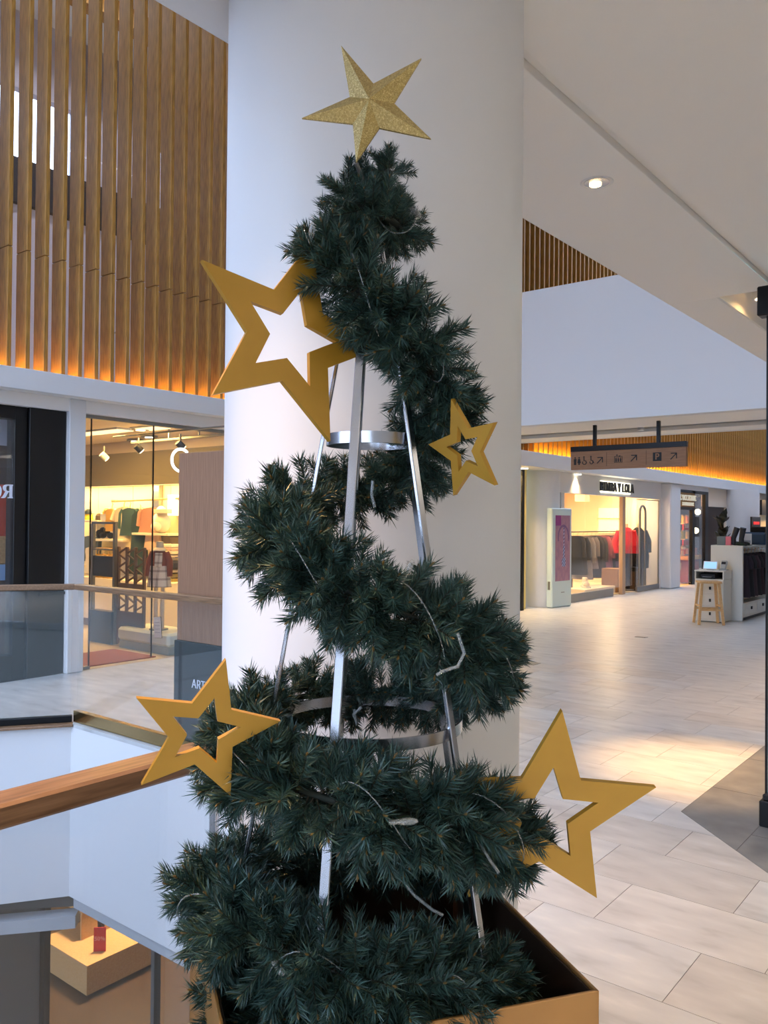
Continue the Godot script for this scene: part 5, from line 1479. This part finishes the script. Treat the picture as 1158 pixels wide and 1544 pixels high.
# ================================================================ sales kiosk with stool
func build_kiosk() -> void:
	var z0 := -14.6
	var k := thing("kiosk_cabinet", "white sales kiosk cabinet with clothes rail and drawers in the walkway", "kiosk", Vector3(-4.2, 0, z0))
	var wc := mt("kiosk white", Color(0.84, 0.83, 0.79), 0.4)
	cbox(k, "end_panel", wc, Vector3(0.52, 1.26, 0.05), Vector3(0.01, 0.63, 0), Vector3.ZERO, 0.005)
	cbox(k, "core", wc, Vector3(0.3, 1.24, 3.0), Vector3(-0.08, 0.62, -1.52), Vector3.ZERO, 0.005)
	cbox(k, "roof_board", wc, Vector3(0.52, 0.03, 3.0), Vector3(0.01, 1.245, -1.52), Vector3.ZERO, 0.005)
	cbox(k, "drawer_block", wc, Vector3(0.50, 0.24, 3.0), Vector3(0.01, 0.17, -1.52), Vector3.ZERO, 0.005)
	cbox(k, "plinth", mats["black metal"], Vector3(0.46, 0.05, 2.9), Vector3(0, 0.025, -1.5))
	for j in 3:
		var dr := cbox(k, "drawer", wc, Vector3(0.012, 0.18, 0.7), Vector3(0.265, 0.18, -0.5 - j * 0.74), Vector3.ZERO, 0.004)
		cbox(dr, "knob", mats["black metal"], Vector3(0.02, 0.05, 0.06), Vector3(0.015, 0.01, 0), Vector3.ZERO, 0.006)
	part(k, "hanging_rail", tube([Vector3(0.17, 1.18, -0.05), Vector3(0.17, 1.18, -3.0)], 0.012, 8), mats["steel"])
	var cl := [Color(0.16, 0.11, 0.15), Color(0.10, 0.10, 0.11), Color(0.24, 0.17, 0.20), Color(0.12, 0.11, 0.13), Color(0.20, 0.13, 0.16), Color(0.09, 0.09, 0.1), Color(0.14, 0.13, 0.15)]
	for j in 7:
		garment("trousers", "dark garment on the kiosk's rail, %s" % ["nearest", "second from the end panel", "third from the end panel", "fourth from the end panel", "fifth from the end panel", "sixth from the end panel", "farthest"][j], "garments on the kiosk rail", Vector3(-4.03, 1.12, z0 - 0.22 - j * 0.22), 0.25, 0.30, 0.74, 0.12, cl[j], 0.35)
	# desk in front
	var d := thing("kiosk_desk", "low white desk with drawers in front of the kiosk", "desk", Vector3(-4.33, 0, z0 + 0.28))
	cbox(d, "body", wc, Vector3(0.46, 0.70, 0.44), Vector3(0, 0.36, 0), Vector3.ZERO, 0.005)
	cbox(d, "top", wc, Vector3(0.48, 0.02, 0.46), Vector3(0, 0.84, 0), Vector3.ZERO, 0.004)
	for x in [-0.225, 0.225]:
		cbox(d, "side", wc, Vector3(0.02, 0.12, 0.44), Vector3(x, 0.77, 0), Vector3.ZERO, 0.003)
	cbox(d, "niche_back", mats["black paint"], Vector3(0.43, 0.12, 0.02), Vector3(0, 0.77, -0.2), Vector3.ZERO, 0.003)
	for y in [0.14, 0.36, 0.56]:
		var dr := cbox(d, "drawer", wc, Vector3(0.42, 0.18, 0.012), Vector3(0, y, 0.223), Vector3.ZERO, 0.004)
		cbox(dr, "knob", mats["black metal"], Vector3(0.03, 0.05, 0.02), Vector3(0.02, 0, 0.012), Vector3.ZERO, 0.006)
	var pr := thing("printer", "black receipt printer in the niche of the kiosk desk", "printer", Vector3(-4.36, 0.712, z0 + 0.34))
	cbox(pr, "body", mats["black metal"], Vector3(0.26, 0.09, 0.24), Vector3(0, 0.045, 0.02), Vector3.ZERO, 0.02)
	cbox(pr, "tray", mats["grey metal"], Vector3(0.14, 0.01, 0.08), Vector3(0, 0.03, 0.16), Vector3.ZERO, 0.003)
	var tb := thing("tablet", "tablet with pale blue screen standing on the kiosk desk", "tablet", Vector3(-4.37, 0.852, z0 + 0.30))
	var case := cbox(tb, "case", mats["white paint"], Vector3(0.23, 0.14, 0.012), Vector3(0, 0.075, 0), Vector3(-0.35, 0, 0), 0.004)
	cbox(case, "screen", glow("tablet screen glow", Color(0.62, 0.82, 0.95), 0.6), Vector3(0.20, 0.115, 0.004), Vector3(0, 0, 0.007), Vector3.ZERO, 0.001)
	cbox(tb, "foot", mats["grey metal"], Vector3(0.12, 0.01, 0.10), Vector3(0, 0.005, -0.03))
	var ct := thing("card_terminal", "grey card terminal right of the tablet on the kiosk desk", "card terminal", Vector3(-4.16, 0.852, z0 + 0.28))
	cbox(ct, "body", mt("terminal grey", Color(0.66, 0.67, 0.66), 0.5), Vector3(0.10, 0.16, 0.05), Vector3(0, 0.085, 0), Vector3(-0.5, 0, 0), 0.012)
	cbox(ct, "display", mats["black paint"], Vector3(0.07, 0.045, 0.005), Vector3(0, 0.12, 0.008), Vector3(-0.5, 0, 0), 0.001)
	cbox(ct, "foot", mats["terminal grey"], Vector3(0.12, 0.015, 0.12), Vector3(0, 0.008, 0))
	# goods on the roof of the kiosk
	var bg := thing("gift_bag", "grey and pink paper bag on top of the kiosk", "paper bag", Vector3(-4.27, 1.26, z0 - 0.12))
	cbox(bg, "body", mt("bag grey", Color(0.45, 0.49, 0.50), 0.7), Vector3(0.14, 0.15, 0.12), Vector3(-0.035, 0.075, 0), Vector3.ZERO, 0.004)
	cbox(bg, "pink_side", mt("bag rose", Color(0.88, 0.48, 0.52), 0.7), Vector3(0.085, 0.15, 0.12), Vector3(0.08, 0.075, 0), Vector3.ZERO, 0.004)
	for j in 2:
		var o := thing("display_shoe", ["dark heeled ankle boot on top of the kiosk, the left one", "dark heeled ankle boot on top of the kiosk, the right one"][j], "boot", Vector3(-4.12 + j * 0.13, 1.26, z0 - 0.12), 0.5 - j, "boots on the kiosk")
		var st := begin()
		tube_into(st, [Vector3(0, 0.03, 0), Vector3(0.0, 0.12, 0), Vector3(0.06 - j * 0.02, 0.30, 0)], [0.045, 0.04, 0.05], 10)
		part(o, "shaft", st.commit(), mt("boot dark", Color(0.13, 0.13, 0.15), 0.6))
		part(o, "foot", ball(0.05, 1.6, 0.7, 0.8), mats["boot dark"], Vector3(0.04, 0.035, 0))
	var nc := thing("small_notice", "small white price notice on top of the kiosk", "notice", Vector3(-3.99, 1.26, z0 - 0.4), 0.5)
	cbox(nc, "card", mats["white paint"], Vector3(0.18, 0.20, 0.01), Vector3(0, 0.10, 0))
	cbox(nc, "print", mats["print grey"], Vector3(0.14, 0.05, 0.003), Vector3(0, 0.06, 0.006))
	var cap := thing("flat_cap", "dark green flat cap on top of the kiosk", "cap", Vector3(-3.98, 1.26, z0 - 0.15))
	part(cap, "crown", ball(0.11, 1.1, 0.35, 1.0), mt("cap green", Color(0.12, 0.18, 0.15), 0.9), Vector3(0, 0.03, 0))
	part(cap, "peak", ball(0.08, 1.3, 0.12, 0.8), mats["cap green"], Vector3(0.07, 0.012, 0.05))
	var jn := thing("folded_jeans", "dark blue folded clothes at the far end of the kiosk roof", "folded garment", Vector3(-4.0, 1.26, z0 - 1.2))
	cbox(jn, "pile", mt("cloth denim", Color(0.16, 0.24, 0.33), 0.9), Vector3(0.4, 0.22, 0.5), Vector3(0, 0.11, 0), Vector3.ZERO, 0.04)
	cbox(jn, "upper_pile", mt("cloth black", Color(0.06, 0.06, 0.065), 0.9), Vector3(0.3, 0.1, 0.4), Vector3(0.05, 0.27, -0.05), Vector3.ZERO, 0.03)
	# plant behind the kiosk
	var pp := onz(1089, 808, -19.0)
	var pt := thing("potted_plant", "dark leafy potted plant behind the kiosk", "plant", Vector3(pp.x, 0, -19.0))
	part(pt, "pot", lathe([Vector2(0, 0), Vector2(0.18, 0), Vector2(0.24, 0.5), Vector2(0.22, 0.5), Vector2(0, 0.46)], 20), mats["black paint"])
	var stem := part(pt, "stem", cyl(0.025, 1.2, 8), mats["dark wood"], Vector3(0, 1.0, 0))
	var r := RandomNumberGenerator.new()
	r.seed = 9
	var leaf := plate(PackedVector2Array([Vector2(0, 0), Vector2(0.06, 0.08), Vector2(0.05, 0.18), Vector2(0, 0.27), Vector2(-0.05, 0.18), Vector2(-0.06, 0.08)]), 0.006)
	for j in 34:
		part(stem, "leaf", leaf, mt("leaf dark", Color(0.06, 0.09, 0.05), 0.5), Vector3(0, r.randf_range(0.05, 0.72), 0), Vector3(r.randf_range(-1.2, 0.5), r.randf() * TAU, r.randf_range(-0.5, 0.5)))
	# stool
	var sp := Vector3(-4.25, 0, z0 + 0.78)
	var s := thing("bar_stool", "pale wooden stool with four splayed legs in front of the kiosk", "stool", sp, 0.55)
	var pw: Material = mats["pale wood"]
	cbox(s, "seat", pw, Vector3(0.34, 0.035, 0.30), Vector3(0, 0.68, 0), Vector3.ZERO, 0.01)
	for c in [[-1, -1], [1, -1], [1, 1], [-1, 1]]:
		bar(s, "leg", pw, Vector3(c[0] * 0.19, 0, c[1] * 0.17), Vector3(c[0] * 0.13, 0.665, c[1] * 0.11), 0.038, 0.038, Vector3(0, 0, 1))
	for c in [-1, 1]:
		bar(s, "stretcher", pw, Vector3(-0.17, 0.24, c * 0.148), Vector3(0.17, 0.24, c * 0.148), 0.03, 0.02, Vector3(0, 0, 1))
		bar(s, "stretcher", pw, Vector3(c * 0.165, 0.30, -0.145), Vector3(c * 0.165, 0.30, 0.145), 0.03, 0.02, Vector3(1, 0, 0))

# ================================================================ hanging direction sign
func build_hanging_sign() -> void:
	var z := -10.9
	var a := onz(862, 693, z)
	var b := onz(1036, 681, z)
	var w := b.x - a.x
	var yb := onz(950, 706, z).y
	var yt := 2.70
	var s := thing("hanging_sign", "wooden direction sign with black pictograms hanging from two black rods", "sign", Vector3((a.x + b.x) / 2, (yt + yb) / 2, z))
	var h := yt - yb
	cbox(s, "board", mats["sign wood"], Vector3(w, h, 0.05), Vector3.ZERO, Vector3.ZERO, 0.003)
	cbox(s, "top_bar", mats["black metal"], Vector3(w + 0.005, 0.072, 0.07), Vector3(0, h / 2 - 0.036, 0), Vector3.ZERO, 0.003)
	for u in [897, 993]:
		var x: float = onz(u, 650, z).x - s.position.x
		cbox(s, "rod", mats["black metal"], Vector3(0.045, 2.99 - yt, 0.045), Vector3(x, h / 2 + (2.99 - yt) / 2, 0))
	for x in [-0.17, 0.17]:
		cbox(s, "divider", mt("groove brown", Color(0.36, 0.25, 0.18), 0.7), Vector3(0.006, h * 0.6, 0.004), Vector3(x * w / 0.99, -0.03, 0.025))
	var zf := 0.028
	var ink := mt("pictogram black", Color(0.03, 0.03, 0.03), 0.6)
	var X := func(u: float) -> float: return onz(u, 690, z).x - s.position.x
	var yc := -0.04
	# man and woman
	for q in [[868.5, 0], [874.5, 1]]:
		var x: float = X.call(q[0])
		var st := begin()
		var poly: PackedVector2Array
		if q[1] == 0:
			poly = PackedVector2Array([Vector2(-0.016, -0.055), Vector2(-0.02, 0.03), Vector2(0.02, 0.03), Vector2(0.016, -0.055)])
		else:
			poly = PackedVector2Array([Vector2(-0.01, -0.055), Vector2(-0.01, -0.03), Vector2(-0.026, -0.03), Vector2(-0.012, 0.03), Vector2(0.012, 0.03), Vector2(0.026, -0.03), Vector2(0.01, -0.03), Vector2(0.01, -0.055)])
		part(s, "pictogram", plate(poly, 0.004), ink, Vector3(x, yc, zf))
		part(s, "pictogram", cyl(0.011, 0.004, 14), ink, Vector3(x, yc + 0.045, zf), Vector3(PI / 2, 0, 0))
	# wheelchair and baby-care signs
	for q in [882.5, 893.0]:
		var x: float = X.call(q)
		var small := 0.8 if q > 890 else 1.0
		var ring := []
		for k in 15:
			var t := deg_to_rad(150 + 250.0 * k / 14)
			ring.append(Vector3(cos(t) * 0.028, sin(t) * 0.028, 0) * small)
		part(s, "pictogram", tube(ring, 0.005, 6), ink, Vector3(x, yc - 0.025, zf))
		part(s, "pictogram", tube([Vector3(-0.008, 0.045, 0), Vector3(-0.006, 0.0, 0), Vector3(0.02, -0.002, 0), Vector3(0.034, -0.035, 0)], 0.006, 6), ink, Vector3(x, yc, zf))
		part(s, "pictogram", cyl(0.010, 0.004, 14), ink, Vector3(x - 0.008, yc + 0.055, zf), Vector3(PI / 2, 0, 0))
	# arrows up to the right
	for u in [906, 957, 1017]:
		var x: float = X.call(u)
		var y: float = yc + (0.0 if u == 906 else 0.01 if u == 957 else 0.015)
		part(s, "arrow", bmesh(Vector3(0.012, 0.11, 0.004), 0.001), ink, Vector3(x - 0.004, y - 0.004, zf), Vector3(0, 0, -PI / 4))
		part(s, "arrow", bmesh(Vector3(0.075, 0.012, 0.004), 0.001), ink, Vector3(x - 0.001, y + 0.038, zf))
		part(s, "arrow", bmesh(Vector3(0.012, 0.075, 0.004), 0.001), ink, Vector3(x + 0.036, y + 0.005, zf))
	# lift
	var lx: float = X.call(933.5)
	for e in [[-0.055, 0.0, 0.006, 0.085], [0.055, 0.0, 0.006, 0.085], [0, -0.04, 0.115, 0.006], [0, 0.04, 0.115, 0.006]]:
		part(s, "pictogram", bmesh(Vector3(e[2], e[3], 0.004), 0.001), ink, Vector3(lx + e[0], yc + e[1], zf))
	for k in 3:
		part(s, "pictogram", bmesh(Vector3(0.018, 0.04, 0.004), 0.001), ink, Vector3(lx - 0.032 + k * 0.032, yc - 0.012, zf))
		part(s, "pictogram", cyl(0.008, 0.004, 10), ink, Vector3(lx - 0.032 + k * 0.032, yc + 0.017, zf), Vector3(PI / 2, 0, 0))
	for k in 2:
		part(s, "pictogram", plate(PackedVector2Array([Vector2(-0.014, 0), Vector2(0.014, 0), Vector2(0, 0.02)]), 0.004), ink, Vector3(lx - 0.02 + k * 0.04, yc + 0.052, zf), Vector3(0, 0, PI * k))
	# parking
	var pxx: float = X.call(992)
	part(s, "pictogram", bmesh(Vector3(0.115, 0.115, 0.004), 0.001), ink, Vector3(pxx, yc + 0.015, zf))
	part(s, "letter", text_mesh("P", 0.085, 0.003, false, 700), mats["sign wood"], Vector3(pxx, yc + 0.017, zf + 0.003))
